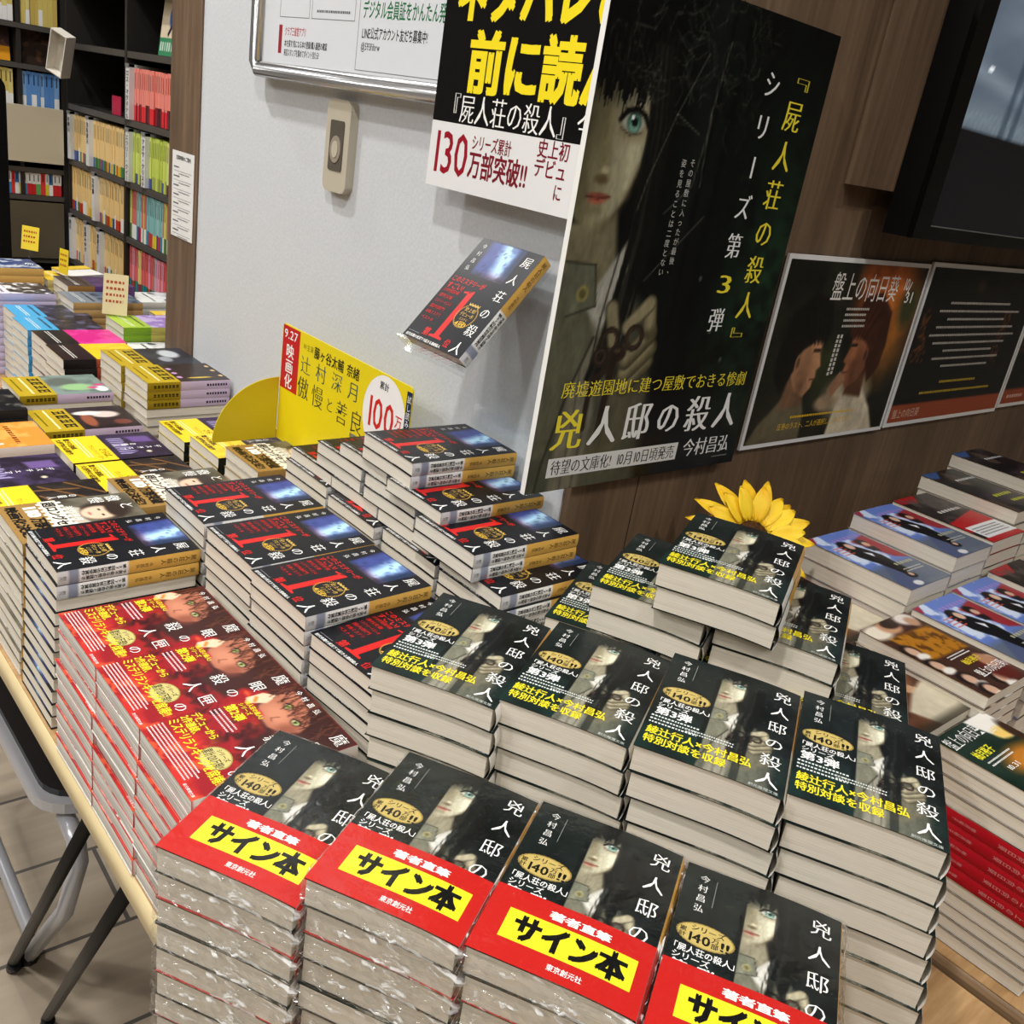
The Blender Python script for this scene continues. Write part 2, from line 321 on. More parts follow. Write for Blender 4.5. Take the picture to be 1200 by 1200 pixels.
def p_poster(X, Y):
    P = Paint(X, Y, (10, 13, 12)); n = fbm(X*.012, Y*.012, 1); n2 = fbm(X*.05, Y*.05, 5)
    P.c += (n[:, None]-.45)*np.array([14, 20, 16.])
    P.mix(np.clip((X-215)/110, 0, 1)*np.clip((n2-.2)*2., 0, .9)*np.clip(1-abs(Y-210)/260, 0, 1), (28, 62, 36))
    P.mix(.5*np.clip(1-np.abs(X-165)/40, 0, 1)*np.clip((Y-60)/200, 0, 1), (27, 31, 30))
    for x in (96, 178, 205): P.cap((x, 0), (x, 506), 3.4, (8, 9, 9), 4, .8)
    for cx, cy, r in ((60, 455, 26), (105, 440, 20), (140, 445, 22), (190, 452, 18)):
        a = np.hypot(X-cx, Y-cy); P.mix(.5*np.clip((2.2-np.abs(a-r))/2+.5, 0, 1), (36, 38, 36))
    girl(P, X*.1, Y*.1, dark=.9)
    rd = random.Random(11)
    for i in range(70):
        x = rd.uniform(20, 230); y = rd.uniform(395, 500); a = rd.uniform(0, 6.3); l = rd.uniform(8, 30)
        P.path([(x, y), (x+l*math.cos(a), y+l*math.sin(a)), (x+1.6*l*math.cos(a+.5), y+1.6*l*math.sin(a+.5))], .4, (88, 88, 78), 1.3, .5)
    for pts in ([(150, 455), (120, 395), (95, 330), (88, 300)], [(120, 395), (160, 380)], [(175, 400), (165, 330), (130, 300)], [(195, 300), (120, 230)], [(180, 470), (172, 400), (178, 330)]):
        P.path(pts, .6, (120, 120, 106), 1.6, .6)
    for i in range(60):
        x = rd.uniform(215, 262); y = rd.uniform(330, 500); P.cap((x, y), (x+rd.uniform(-16, 16), y+rd.uniform(8, 26)), .3, (52, 52, 44), .8, .5)
    for x, y in ((255, 175), (215, 235), (288, 140)): P.ell(x, y, 2.6, 3, (96, 104, 92), .8, .7)
    return P.c
def p_A(X, Y):
    P = Paint(X, Y, (24, 30, 29)); n = fbm(X*.045, Y*.045, 2)
    P.c += (n[:, None]-.45)*np.array([26, 32, 30.])
    P.mix(.75*np.clip((70-Y)/50, 0, 1)*np.clip(n*1.6-.2, 0, 1), (24, 52, 46))
    girl(P, (X-39.2)/3.2, (Y-4.8)/3.2, left=1.2, dark=1.16, desat=.38)
    for x, wd in ((41, 1.3), (64.5, 2.2), (73, 1.6), (23, .5)): P.cap((x, 22), (x+.6, 150), wd, (20, 23, 23), .8, .85)
    P.mix(np.where((X > 66) & (X < 72.5), .55, 0), (22, 26, 26))
    P.mix(np.where(Y > 126, .55, 0)*np.clip((Y-124)/8, 0, 1), (38, 42, 40))
    rd = random.Random(5)
    for i in range(40):
        x = rd.uniform(66, 105); y = rd.uniform(5, 145); a = rd.uniform(0, 6.3); l = rd.uniform(3, 10)
        P.path([(x, y), (x+l*math.cos(a), y+l*math.sin(a))], .1, (120, 124, 118), .35, .45)
    for i in range(24):
        x = rd.uniform(2, 60); y = rd.uniform(118, 146); a = rd.uniform(0, 6.3); P.cap((x, y), (x+6*math.cos(a), y+6*math.sin(a)), .1, (110, 112, 106), .35, .4)
    return P.c
def p_B(X, Y):
    P = Paint(X, Y, (19, 20, 25))
    u = X; v = Y
    art = P.pmask([(19, 147), (79, 147), (79, 99), (24, 99)], 1.5)
    n = fbm(u*.05, v*.09, 3); n2 = fbm(u*.16, v*.16, 8)
    c = np.array([78, 92, 160.])*(1-n[:, None])+np.array([44, 58, 118.])*n[:, None]
    wv = np.clip(np.clip(1-np.abs(u-58+.3*(v-125)+9*(n-.5))/17, 0, 1)*np.clip(n2*2.3-.1, 0, 1)*1.25, 0, 1)
    c = c*(1-wv[:, None])+np.array([176, 220, 246.])*wv[:, None]
    P.mix(art, (0, 0, 0)); P.c = P.c*(1-art[:, None])+c*art[:, None]
    P.mix(.85*art*np.clip((u-66)/7, 0, 1), (30, 46, 70)); P.mix(.8*art*np.clip((24-u+5*n2)/5, 0, 1), (40, 46, 96))
    P.mix(.9*art*np.clip((102+7*n2-v)/5, 0, 1), (26, 26, 36))
    for x, y in ((33, 112), (41, 128), (38, 106), (50, 134)): P.cap((x, y), (x+2, y+3), .8, (30, 34, 66), .5, .8)
    P.mix(.35*np.clip(1-np.hypot((X-60)/30, (Y-104)/10), 0, 1), (150, 70, 110))
    return P.c
def p_C(X, Y):
    P = Paint(X, Y, (140, 24, 32)); n = fbm(X*.04, Y*.04, 4); n2 = fbm(X*.11, Y*.11, 9)
    P.mix(np.clip((n-.42)*4, 0, 1)*.8, (196, 46, 38)); P.mix(np.clip((n2-.57)*5, 0, .8), (216, 88, 48))
    P.mix(np.clip((n-.5)*5, 0, .9)*np.clip((Y-38)/20, 0, 1)*np.clip((100-Y)/20, 0, 1), (44, 14, 20))
    P.mix(np.clip((n2-.5)*6, 0, 1)*np.clip(1-np.abs(Y-60)/26, 0, 1), (34, 12, 18))
    P.poly([(0, 148), (105, 148), (105, 118), (90, 100), (96, 80), (60, 72), (52, 88), (30, 92), (10, 100), (0, 120)], (58, 30, 28), 5)
    P.poly([(8, 138), (22, 139), (45, 134), (62, 126), (68, 112), (62, 99), (48, 92), (30, 93), (16, 100), (10, 116)], (170, 106, 82), 2.5)
    P.ell(36, 108, 16, 10, (196, 132, 104), .9, .8); P.ell(60, 104, 9, 10, (128, 70, 54), .9, .7)
    P.poly([(0, 112), (10, 122), (16, 108), (8, 92), (0, 96)], (232, 190, 160), 1.5); P.cap((4, 104), (9, 100), 1.5, (240, 120, 40), 2)
    for cx, cy in ((30, 122), (54, 116)):
        P.ell(cx, cy, 6, 4.2, (84, 50, 40), .6); P.ell(cx, cy, 3.9, 3, (206, 214, 170), .4); P.ell(cx, cy, 2.5, 2.7, (124, 150, 66), .4); P.ell(cx, cy, 1.2, 1.3, (24, 26, 18), .4)
        P.path([(cx-6, cy+1), (cx, cy+4.2), (cx+6, cy+1.4)], .8, (40, 20, 20), .8)
    P.path([(40, 108), (38, 101), (42, 99)], .6, (120, 66, 50), 1); P.ell(26, 96, 6.5, 2, (178, 52, 54), .5)
    rd = random.Random(2)
    for i in range(60):
        x = rd.uniform(0, 80); P.path([(x, 147), (x+rd.uniform(-6, 8), 134), (x+rd.uniform(-4, 14), 122-rd.random()*8)], .5, (46, 22, 20) if i % 3 else (108, 60, 44), .7, .85)
    return P.c
def p_zen(X, Y):
    P = Paint(X, Y, (104, 98, 84)); n = fbm(X*.03, Y*.03, 5)
    P.mix(np.clip((n-.4)*3, 0, 1), (66, 62, 50))
    P.ell(46, 108, 27, 30, (52, 42, 36), .3); P.ell(50, 100, 19, 22, (216, 186, 160), .3); P.ell(46, 118, 22, 9, (48, 38, 32), .5)
    for cx in (42, 58): P.ell(cx, 102, 3.2, 1.4, (40, 28, 24), .4)
    P.ell(50, 89, 5, 1.6, (176, 92, 84), .5); P.poly([(20, 66), (84, 66), (76, 84), (52, 76), (30, 84)], (186, 178, 160), 3)
    P.mix(np.where(Y < 64, 1., 0), (150, 116, 62)); P.mix(np.where((Y > 45) & (Y < 64), .9, 0), (232, 228, 216))
    k = np.floor(X/5.2) % 2
    P.mix(np.where((Y > 41) & (Y < 45) & (k > 0), 1., 0), (246, 244, 238)); P.mix(np.where((Y > 64) & (Y < 68) & (k > 0), 1., 0), (246, 244, 238))
    return P.c
def p_death(X, Y):
    P = Paint(X, Y, (34, 30, 30)); n = fbm(X*.05, Y*.05, 6)
    P.mix(np.clip((n-.45)*3, 0, .8), (62, 52, 44))
    for a, b in (((10, 76), (84, 142)), ((4, 110), (50, 146)), ((40, 70), (100, 96)), ((22, 68), (28, 120))): P.cap(a, b, 2, (122, 84, 46), 1, .9)
    P.ell(84, 116, 4.5, 4.5, (198, 176, 96), .3); P.poly([(72, 70), (96, 74), (98, 96), (84, 92)], (166, 178, 80), 2, .9)
    P.mix(np.where(Y < 66, 1., 0), (236, 200, 40)); return P.c
def p_purple(X, Y):
    P = Paint(X, Y, (44, 36, 52)); n = fbm(X*.05, Y*.05, 7)
    P.mix(np.clip((n-.4)*3, 0, .8), (60, 48, 76)); P.poly([(16, 104), (40, 108), (44, 140), (18, 138)], (112, 84, 150), 5, .8)
    for i in range(9):
        x = 18+i*8; P.poly([(x, 76), (x+4, 74), (x+6, 96+8*math.sin(i*3)), (x+2, 98)], (178, 168, 214), 1.5, .8)
    P.ell(84, 118, 4, 4, (206, 196, 170), .3)
    P.mix(np.where(Y < 66, 1., 0), (236, 200, 40)); return P.c
def p_purple0(X, Y):
    c = p_purple(X, Y+0*Y); P = Paint(X, Y, (38, 31, 44)); n = fbm(X*.05, Y*.05, 17)
    P.mix(np.clip((n-.4)*3, 0, .8), (70, 56, 92)); P.poly([(24, 96), (50, 100), (52, 136), (24, 134)], (116, 90, 150), 5, .85)
    for i in range(8):
        x = 14+i*8; P.poly([(x, 38), (x+5, 36), (x+7, 66+8*math.sin(i*3)), (x+2, 68)], (178, 168, 210), 1.5, .8)
    P.ell(84, 108, 4, 4, (206, 196, 170), .3); return P.c
def p_furu(seed, base, blobs):
    def f(X, Y):
        P = Paint(X, Y, base); n = fbm(X*.05, Y*.05, seed)
        P.mix(np.clip((n-.45)*3, 0, .7), tuple(q*.7 for q in base))
        for b in blobs: P.ell(*b[:4], b[4], .4, .95)
        P.mix(np.where(Y < 58, 1., 0), (178, 152, 36)); return P.c
    return f
def p_blob(seed, base, cols, obi=None, oh=55, scale=.05, sharp=5):
    def f(X, Y):
        P = Paint(X, Y, base)
        for i, c in enumerate(cols): P.mix(np.clip((fbm(X*scale, Y*scale, seed+7*i)-.5)*sharp*2, 0, 1), c)
        if obi: P.mix(np.where(Y < oh, 1., 0), obi)
        return P.c
    return f
def man(P, cx, cy, s, flip, hair, skin, shirt):
    """head and shoulders in profile"""
    m = lambda pts: [(cx+flip*x*s, cy+y*s) for x, y in pts]
    P.poly(m([(-22, -26), (-8, -14), (4, -12), (10, -22), (14, -50), (-40, -50)]), shirt, 2*s)
    P.poly(m([(-8, -4), (4, -6), (6, -18), (-10, -20)]), tuple(q*.6 for q in skin), 2*s)
    P.poly(m([(-6, 14), (8, 15), (11, 8), (10.6, 4), (14, -2), (11, -3.5), (12, -7), (10.5, -8), (10.5, -11), (6, -15), (-2, -12), (-8, -4)]), skin, 1.2*s)
    P.poly(m([(-20, 4), (-17, 20), (-4, 29), (10, 26), (15, 15), (11, 8.5), (6, 10), (1, 7), (-3, 5), (-5, -2), (-12, -13), (-19, -6)]), hair, 1.6*s)
    for i in range(14): P.cap((cx+flip*(-6+i*1.4)*s, cy+(24-abs(i-5))*s), (cx+flip*(2+i*.9)*s, cy+(8+(i*5 % 3))*s), .8*s, tuple(q*(1.2 if i % 3 else .6) for q in hair), 1.2*s, .7)
    P.ell(cx+flip*1*s, cy-8*s, 6*s, 9*s, tuple(q*.55 for q in skin), 1.2, .6); P.ell(cx+flip*9*s, cy-1*s, 3*s, 7*s, tuple(min(255, q*1.15) for q in skin), 1.2, .5)
    P.ell(cx+flip*-4*s, cy+0*s, 2.2*s, 4*s, tuple(q*.85 for q in skin), .5); P.ell(cx+flip*-4*s, cy+0*s, 1.1*s, 2.4*s, tuple(q*.5 for q in skin), .7); P.cap((cx+flip*6*s, cy+5*s), (cx+flip*10*s, cy+5*s), .7*s, (24, 16, 14), .8*s)
    P.cap((cx+flip*8*s, cy-7.5*s), (cx+flip*11*s, cy-7.4*s), .4*s, (90, 50, 40), .6*s)
def p_film(X, Y):
    P = Paint(X, Y, (34, 33, 24)); n = fbm(X*.018, Y*.018, 3)
    P.mix(np.clip((n-.4)*3, 0, .8), (18, 20, 15)); P.ell(270, 205, 70, 60, (196, 92, 30), 1., .95); P.ell(300, 160, 60, 70, (190, 118, 50), 1.2, .8); P.ell(215, 235, 30, 20, (186, 96, 40), 1.2, .8)
    P.ell(338, 190, 26, 30, (60, 62, 36), .8); P.ell(150, 100, 26, 40, (58, 66, 34), 1., .7)
    P.ell(230, 60, 60, 34, (186, 170, 140), .6, .9)
    man(P, 92, 112, 3.3, 1, (18, 16, 13), (176, 128, 92), (96, 88, 66)); man(P, 240, 118, 3.2, -1, (62, 32, 20), (142, 90, 60), (196, 184, 158))
    for i in range(4): P.cap((196+i*5, 92-i*3), (176+i*4, 70-i*3), 3.4, (150, 110, 82), 2)
    P.ell(175, 50, 26, 12, (150, 128, 100), .6); P.c = P.c*(.72+.5*fbm(X*.05, Y*.05, 31)+.1*fbm(X*.3, Y*.3, 33))[:, None]; return P.c
def p_blackposter(X, Y):
    P = Paint(X, Y, (22, 21, 19))
    rd = random.Random(8)
    for sx in (30, 330):
        for i in range(7):
            a = np.hypot(X-(sx+rd.uniform(-14, 14)), Y-rd.uniform(90, 175)); P.mix(.8*np.clip((1.2-np.abs(a-9))/1+.5, 0, 1), (120, 70, 36))
    P.mix(np.where(Y < 30, 1., 0), (152, 70, 40)); P.ell(182, 222, 14, 10, (84, 70, 28), .9, .5); return P.c
def p_sunvol(X, Y):
    P = Paint(X, Y, (28, 44, 36)); n = fbm(X*.04, Y*.04, 3); P.c += (n[:, None]-.5)*30
    P.poly([(60, 148), (105, 148), (105, 96), (92, 108), (74, 112), (66, 128)], (236, 232, 224), 3); P.ell(84, 118, 14, 9, (240, 200, 96), .6, .9); P.ell(100, 112, 10, 20, (58, 40, 30), .5)
    P.ell(64, 84, 34, 17, (206, 128, 44), .8, .9); P.ell(80, 76, 26, 12, (222, 150, 80), .8, .8); P.ell(92, 60, 24, 26, (150, 88, 50), .6); P.ell(60, 52, 30, 20, (16, 26, 24), .6)
    P.ell(90, 36, 22, 22, (196, 186, 166), .6); P.mix(np.clip((40-Y)/20, 0, 1)*.8, (26, 30, 28)); return P.c
def p_film2(X, Y):
    P = Paint(X, Y, (92, 58, 40)); n = fbm(X*.05, Y*.05, 2); P.c += (n[:, None]-.5)*40
    P.ell(66, 112, 46, 34, (58, 30, 20), .5); P.poly([(44, 112), (92, 122), (98, 84), (74, 56), (52, 66), (46, 88)], (176, 112, 72), 8); P.ell(84, 84, 14, 20, (142, 84, 54), .8, .8); P.cap((52, 96), (66, 100), 2, (50, 26, 18), 2)
    P.ell(12, 70, 26, 40, (38, 28, 20), .5); P.ell(30, 58, 10, 14, (150, 98, 66), .6); P.ell(40, 62, 8, 12, (92, 130, 46), .7, .9)
    for i in range(4): P.cap((58+i*4, 62-i*5), (76+i*3, 56-i*5), 3.6, (196, 150, 116), 2)
    P.poly([(28, 30), (62, 46), (105, 58), (105, 0), (40, 0)], (206, 196, 172), 5); P.c += (fbm(X*.1, Y*.1, 5)[:, None]-.5)*30
    P.mix(.8*np.clip((14-Y)/10, 0, 1), (50, 46, 36)); return P.c
def p_collage(X, Y):
    P = Paint(X, Y, (66, 42, 34)); n = fbm(X*.12, Y*.12, 4)
    P.poly([(18, 70), (96, 66), (98, 116), (14, 120)], (176, 116, 30), 5); P.mix(np.clip((n-.45)*5, 0, 1)*P.pmask([(18, 70), (96, 66), (98, 116), (14, 120)], 5), (96, 58, 20))
    P.ell(16, 134, 24, 14, (232, 222, 202), .5); P.ell(44, 136, 18, 14, (196, 148, 112), .4); P.ell(52, 140, 16, 10, (44, 30, 24), .4); P.ell(84, 138, 18, 12, (222, 214, 206), .5); P.ell(88, 130, 10, 10, (186, 144, 116), .5)
    for x, y in ((12, 92), (10, 62), (18, 30), (58, 14), (92, 40), (20, 8)):
        P.ell(x, y, 13, 13, (32, 24, 22), .4); P.ell(x+2, y-2, 8, 10, (206, 166, 140), .4); P.ell(x+4, y-13, 10, 6, (230, 226, 216), .5)
    P.ell(80, 24, 22, 22, (92, 36, 30), .5); P.ell(84, 40, 12, 14, (180, 130, 100), .4); return P.c
def p_blue(X, Y):
    P = Paint(X, Y, (98, 124, 196)); n = fbm(X*.05, Y*.05, 4)
    P.mix(np.clip((n-.5)*6, 0, .9), (210, 222, 240)); P.mix(.9*np.clip((62-Y)/14, 0, 1), (92, 100, 112)); P.poly([(0, 20), (40, 64), (40, 0), (0, 0)], (78, 88, 120), 5)
    P.poly([(60, 118), (105, 128), (105, 58), (82, 66)], (150, 44, 52), 4); P.poly([(0, 148), (16, 148), (4, 134), (0, 134)], (150, 40, 54), 2)
    P.poly([(8, 104), (34, 112), (40, 92), (22, 70), (6, 76)], (206, 218, 238), 4)
    P.poly([(26, 116), (44, 122), (58, 100), (66, 76), (60, 34), (40, 28), (34, 60), (24, 84)], (20, 20, 24), 3); P.ell(40, 116, 11, 10, (24, 20, 20), .3); P.ell(44, 110, 6.5, 8, (214, 176, 152), .3)
    P.ell(76, 112, 10, 9, (22, 18, 18), .3); P.ell(78, 106, 6, 6, (206, 166, 140), .3); P.poly([(66, 100), (84, 98), (80, 84), (68, 88)], (26, 24, 28), 3)
    P.ell(46, 24, 9, 7, (34, 28, 28), .3); P.ell(48, 26, 4, 4, (206, 166, 144), .3); P.poly([(46, 92), (56, 84), (50, 76)], (230, 232, 238), 1.5)
    P.ell(32, 8, 9, 5.5, (216, 216, 216), .3); return P.c
def p_redblk(X, Y):
    P = Paint(X, Y, (30, 24, 25)); P.poly([(0, 148), (60, 148), (40, 128), (0, 132)], (170, 24, 30), 2); n = fbm(X*.04, Y*.04, 6); P.mix(np.clip((n-.5)*5, 0, .8), (84, 74, 72)); P.poly([(0, 62), (105, 80), (105, 40), (0, 30)], (178, 22, 30), 2)
    P.mix(np.where((Y < 44) & (Y > 12), 1., 0)*np.where(X > 10, 1., 0), (228, 228, 228)); P.mix(np.where(Y < 12, 1., 0), (176, 20, 30)); return P.c
def p_black(X, Y):
    P = Paint(X, Y, (28, 26, 28)); n = fbm(X*.04, Y*.04, 9); P.mix(np.clip((n-.5)*5, 0, .7), (96, 78, 66)); P.poly([(0, 148), (50, 148), (20, 126), (0, 130)], (58, 92, 150), 5, .9); P.poly([(10, 60), (95, 72), (95, 30), (20, 24)], (58, 48, 56), 6, .8); return P.c
# ------------------------------------------------------------------ books
BW, BL = .105, .148
KIND = {}
def kind(key, T, D, paint, prints=None, spine=None, sprints=None, edge=(30, 30, 30), back=(200, 200, 200), loose=False, nx=70, ny=98, W=BW, L=BL, bulge=.0012):
    h = lambda x: D*np.clip(x/(W/2), 0, 2)**2
    top = lambda g, z: np.stack([g[:, 0], g[:, 1], T+D+z-h(g[:, 0])], -1)
    def sp(g, z):
        b = g[:, 0]; q = 2*b/T
        return np.stack([W/2+z+bulge*(1-.95*q**2), g[:, 1], T/2-b*.985], -1)
    mb = MB(); n = 10
    xs = np.linspace(-W/2+.0012, W/2-.0016, n+1); y0, y1 = -L/2+.001, L/2-.001
    v = []; f = []
    for zz in (.0006, T-.0006):
        for y in (y0, y1):
            for x in xs: v.append((x, y, zz+D-float(h(x))))
    a = n+1
    for i in range(n):
        f += [(i, i+1, 2*a+i+1, 2*a+i), (a+i+1, a+i, 3*a+i, 3*a+i+1), (i, a+i, a+i+1, i+1), (2*a+i, 2*a+i+1, 3*a+i+1, 3*a+i)]
    f += [(0, 2*a, 3*a, a), (n, a+n, 3*a+n, 2*a+n)]
    mb.raw(v, f, (190, 182, 168)); pages = mb.mesh('page_block', PAGES2 if loose else PAGES)
    mb = MB(); grid(mb, W, L, nx, ny, paint, top)
    mp = lambda g, z: top(np.asarray(g)/1000-np.array([W/2, L/2]), z)      # prints are placed in millimetres from the lower left corner
    if prints: prints(mb, mp)
    # edges of the front and back sheets
    for zz, c in ((T, edge), (.0005, back)):
        for (ya, yb) in ((-L/2, -L/2+1e-6), (L/2-1e-6, L/2)):
            q = [(x, ya if ya < 0 else yb, zz+D-float(h(x))-dz) for dz in (0, .0005) for x in np.linspace(-W/2, W/2, n+1)]
            mb.raw(q, [(i, i+1, n+2+i, n+1+i) for i in range(n)], c)
        mb.raw([(-W/2, -L/2, zz+D), (-W/2, L/2, zz+D), (-W/2, L/2, zz+D-.0005), (-W/2, -L/2, zz+D-.0005)], [(0, 1, 2, 3)], c)
    for zz, c in ((T-.0005, (225, 220, 210)), (0, back)):
        xs2 = np.linspace(-W/2, W/2, n+1); q = [(x, y, zz+D-float(h(x))) for y in (-L/2, L/2) for x in xs2]
        mb.raw(q, [(i, n+1+i, n+2+i, i+1) for i in range(n)], c)
    spine = spine or (lambda X, Y: np.tile(np.array(edge, float), (len(X), 1)))
    m2 = 60; gx = np.linspace(-T/2, T/2, 7); gy = np.linspace(-L/2, L/2, m2+1); X, Y = np.meshgrid(gx, gy); X = X.ravel(); Y = Y.ravel()
    mb.raw(sp(np.stack([X, Y], -1), 0), [(j*7+i, j*7+i+1, (j+1)*7+i+1, (j+1)*7+i) for j in range(m2) for i in range(6)], lin(spine((X+T/2)*1000, (Y+L/2)*1000)))
    ms = lambda g, z: sp(np.asarray(g)/1000-np.array([T/2, L/2]), z)
    if sprints: sprints(mb, ms)
    KIND[key] = dict(T=T, D=D, W=W, L=L, edge=edge, spine=spine, parts=[('page_block', pages), ('cover', mb.mesh('cover', PRINT))])
WH = (240, 240, 236); YE = (228, 212, 44); BK = (18, 18, 18); RD = (196, 34, 32); GD = (206, 170, 84)
def col_h(s, y): return s*.0  # unused spacing hook
def prA(mb, mp):
    for i, ch in enumerate('今村昌弘'): text(mb, ch, (10, 133-i*9.6, 17, 140-i*9.6), WH, mp, -.014)
    rect(mb, (21.6, 112, 21.9, 138), (150, 154, 150), mp)
    for i, (ch, s) in enumerate(zip('兇人邸の殺人', (15, 15.5, 15.5, 15, 16.5, 17.5))): text(mb, ch, (92-s/2, 148*(1-.105-.158*i)-s/2, 92+s/2, 148*(1-.105-.158*i)+s/2), WH, mp, -.018)
    ell(mb, 22, 84.5, 19, 10.5, (150, 128, 66), mp, jag=.03, n=64); ell(mb, 22, 84.5, 17.6, 9.4, (190, 168, 98), mp, .0001)
    text(mb, 'シリーズ', (12, 87, 34, 92.5), BK, mp, .02); text(mb, '累計', (5, 79, 10, 88), BK, mp, .02, True); text(mb, '140', (10, 76.5, 26, 87), BK, mp, .03)
    text(mb, '万部', (26, 77, 31, 87), BK, mp, .02, True); text(mb, '!!', (31.5, 77, 38, 87), BK, mp, .04)
    text(mb, '「屍人荘の殺人」', (1, 66.5, 46, 73), WH, mp, .015); text(mb, 'シリーズ', (4, 60, 28, 66), WH, mp, .015); text(mb, '第3弾', (4, 48.5, 32, 59.5), WH, mp, .034)
    marks(mb, (3, 34, 40, 47.5), 3, (214, 220, 214), mp, 1); marks(mb, (30, 36, 66, 43), 2, (206, 212, 206), mp, 4)
    text(mb, '綾辻行人×今村昌弘', (3.5, 20.5, 80, 31.5), YE, mp, .03); text(mb, '特別対談を収録', (3.5, 9, 63, 19.5), YE, mp, .03)
    text(mb, '創元推理文庫', (80, 1.5, 101, 5), (190, 196, 190), mp)
def spA(X, Y):
    P = Paint(X, Y, (236, 232, 224)); P.mix(np.where(Y > 66, 1., 0), (214, 164, 76)); return P.c
def prB(mb, mp):
    for i, ch in enumerate('今村昌弘'): text(mb, ch, (9.5, 133.5-i*10.6, 16.5, 140.5-i*10.6), WH, mp, -.014)
    for i, ch in enumerate('屍人荘の殺人'):
        s = (15, 15, 15.5, 14.5, 16, 17)[i]; text(mb, ch, (90.5-s/2, 148*(1-.1-.166*i)-s/2, 90.5+s/2, 148*(1-.1-.166*i)+s/2), WH, mp, -.02)
    text(mb, 'このミステリーが', (4, 83.5, 62, 92), RD, mp, .03); text(mb, 'すごい!', (4, 73.5, 34, 82), RD, mp, .03)
    for i, (s, w_) in enumerate((('2018年版国内編', 28), ('週刊文春', 24), ('ミステリーベスト10', 30), ('国内部門', 26), ('本格ミステリ', 28), ('ベスト10', 22))):
        y = 68-i*8.2; text(mb, s, (5, y, 5+w_, y+5), RD, mp, .008); rect(mb, (4, y-1.6, 36, y-1.4), (120, 22, 24), mp)
    # the large 1 with slab serif
    V = [(40, 12), (58, 12), (58, 14.5), (52.5, 15.5), (52.5, 80), (50.5, 80), (40, 75), (40, 72.5), (46, 73), (46, 15.5), (40, 14.5)]
    for poly in ([(38, 10.5), (60.5, 10.5), (60.5, 13), (54, 14.5), (45, 14.5), (38, 13)], [(45, 14), (54, 14), (54, 79), (51.5, 79), (45, 74)], [(38, 73.5), (45, 74), (46, 77), (51.5, 79), (38, 75.5)]):
        mb.raw(mp(np.array(poly, float), .0001), [tuple(range(len(poly)))], (196, 32, 30))
    text(mb, '第', (26, 9, 37, 20), RD, mp, .03); text(mb, '位', (68, 5, 78, 16), RD, mp, .02)
    a = np.linspace(0, 2*math.pi, 49)
    for t0, t1 in zip(a[:-1], a[1:]):
        if abs(((t0+t1)/2-math.pi/2+math.pi) % (2*math.pi)-math.pi) < .5: continue
        for r0_, r1_ in ((14.4, 16.2),):
            q = np.array([(68+r*math.cos(t), 48+r*1.0*math.sin(t)) for t, r in ((t0+.02, r0_), (t0+.05, r1_), (t1, r1_-.5), (t1-.03, r0_))]); mb.raw(mp(q, .0001), [(0, 1, 2, 3)], (186, 150, 66))
    text(mb, '史上初', (59, 54, 77, 59.5), GD, mp, .01); text(mb, 'デビュー作', (57, 47, 79, 52.5), GD, mp, .01); text(mb, 'ミステリ', (61, 41.5, 75, 45.5), GD, mp, .0); text(mb, '4冠!', (60, 33.5, 78, 41), (226, 184, 60), mp, .02)
    for x in (60, 64.5, 69, 73.5): mb.raw(mp(np.array([(x, 62), (x+3.4, 62), (x+4, 66), (x+1.7, 63.6), (x-.6, 66)], float), .0001), [(0, 1, 2, 3, 4)], GD)
    text(mb, '前代未聞の状況下で起きる連続殺人', (4, 1.4, 68, 5.6), WH, mp, .015); marks(mb, (4, 7.5, 24, 9.5), 1, (140, 140, 144), mp, 3)
def spB(X, Y):
    P = Paint(X, Y, (232, 232, 230)); P.mix(np.where(Y > 70, 1., 0), (214, 168, 82)); P.mix(np.where((Y > 10) & (Y < 20), 1., 0), (138, 144, 162)); P.mix(np.where(Y < 10, 1., 0), (206, 206, 208)); return P.c
def spprB(mb, ms):
    t = 15.5
    text(mb, '屍人荘の殺人', (4.4, 104, 11, 144), (60, 40, 22), ms, .0, True); text(mb, '今村昌弘', (5.5, 78, 10.2, 96), (60, 40, 22), ms, 0, True)
    text(mb, '予測不能な奇想と謎解き', (8.2, 23, 13.4, 68), BK, ms, .02, True); text(mb, '第27回鮎川哲也賞受賞作', (2, 23, 7.4, 68), BK, ms, .03, True)
    text(mb, '創元', (5, 2, 10, 9), (90, 90, 96), ms, .0, True)
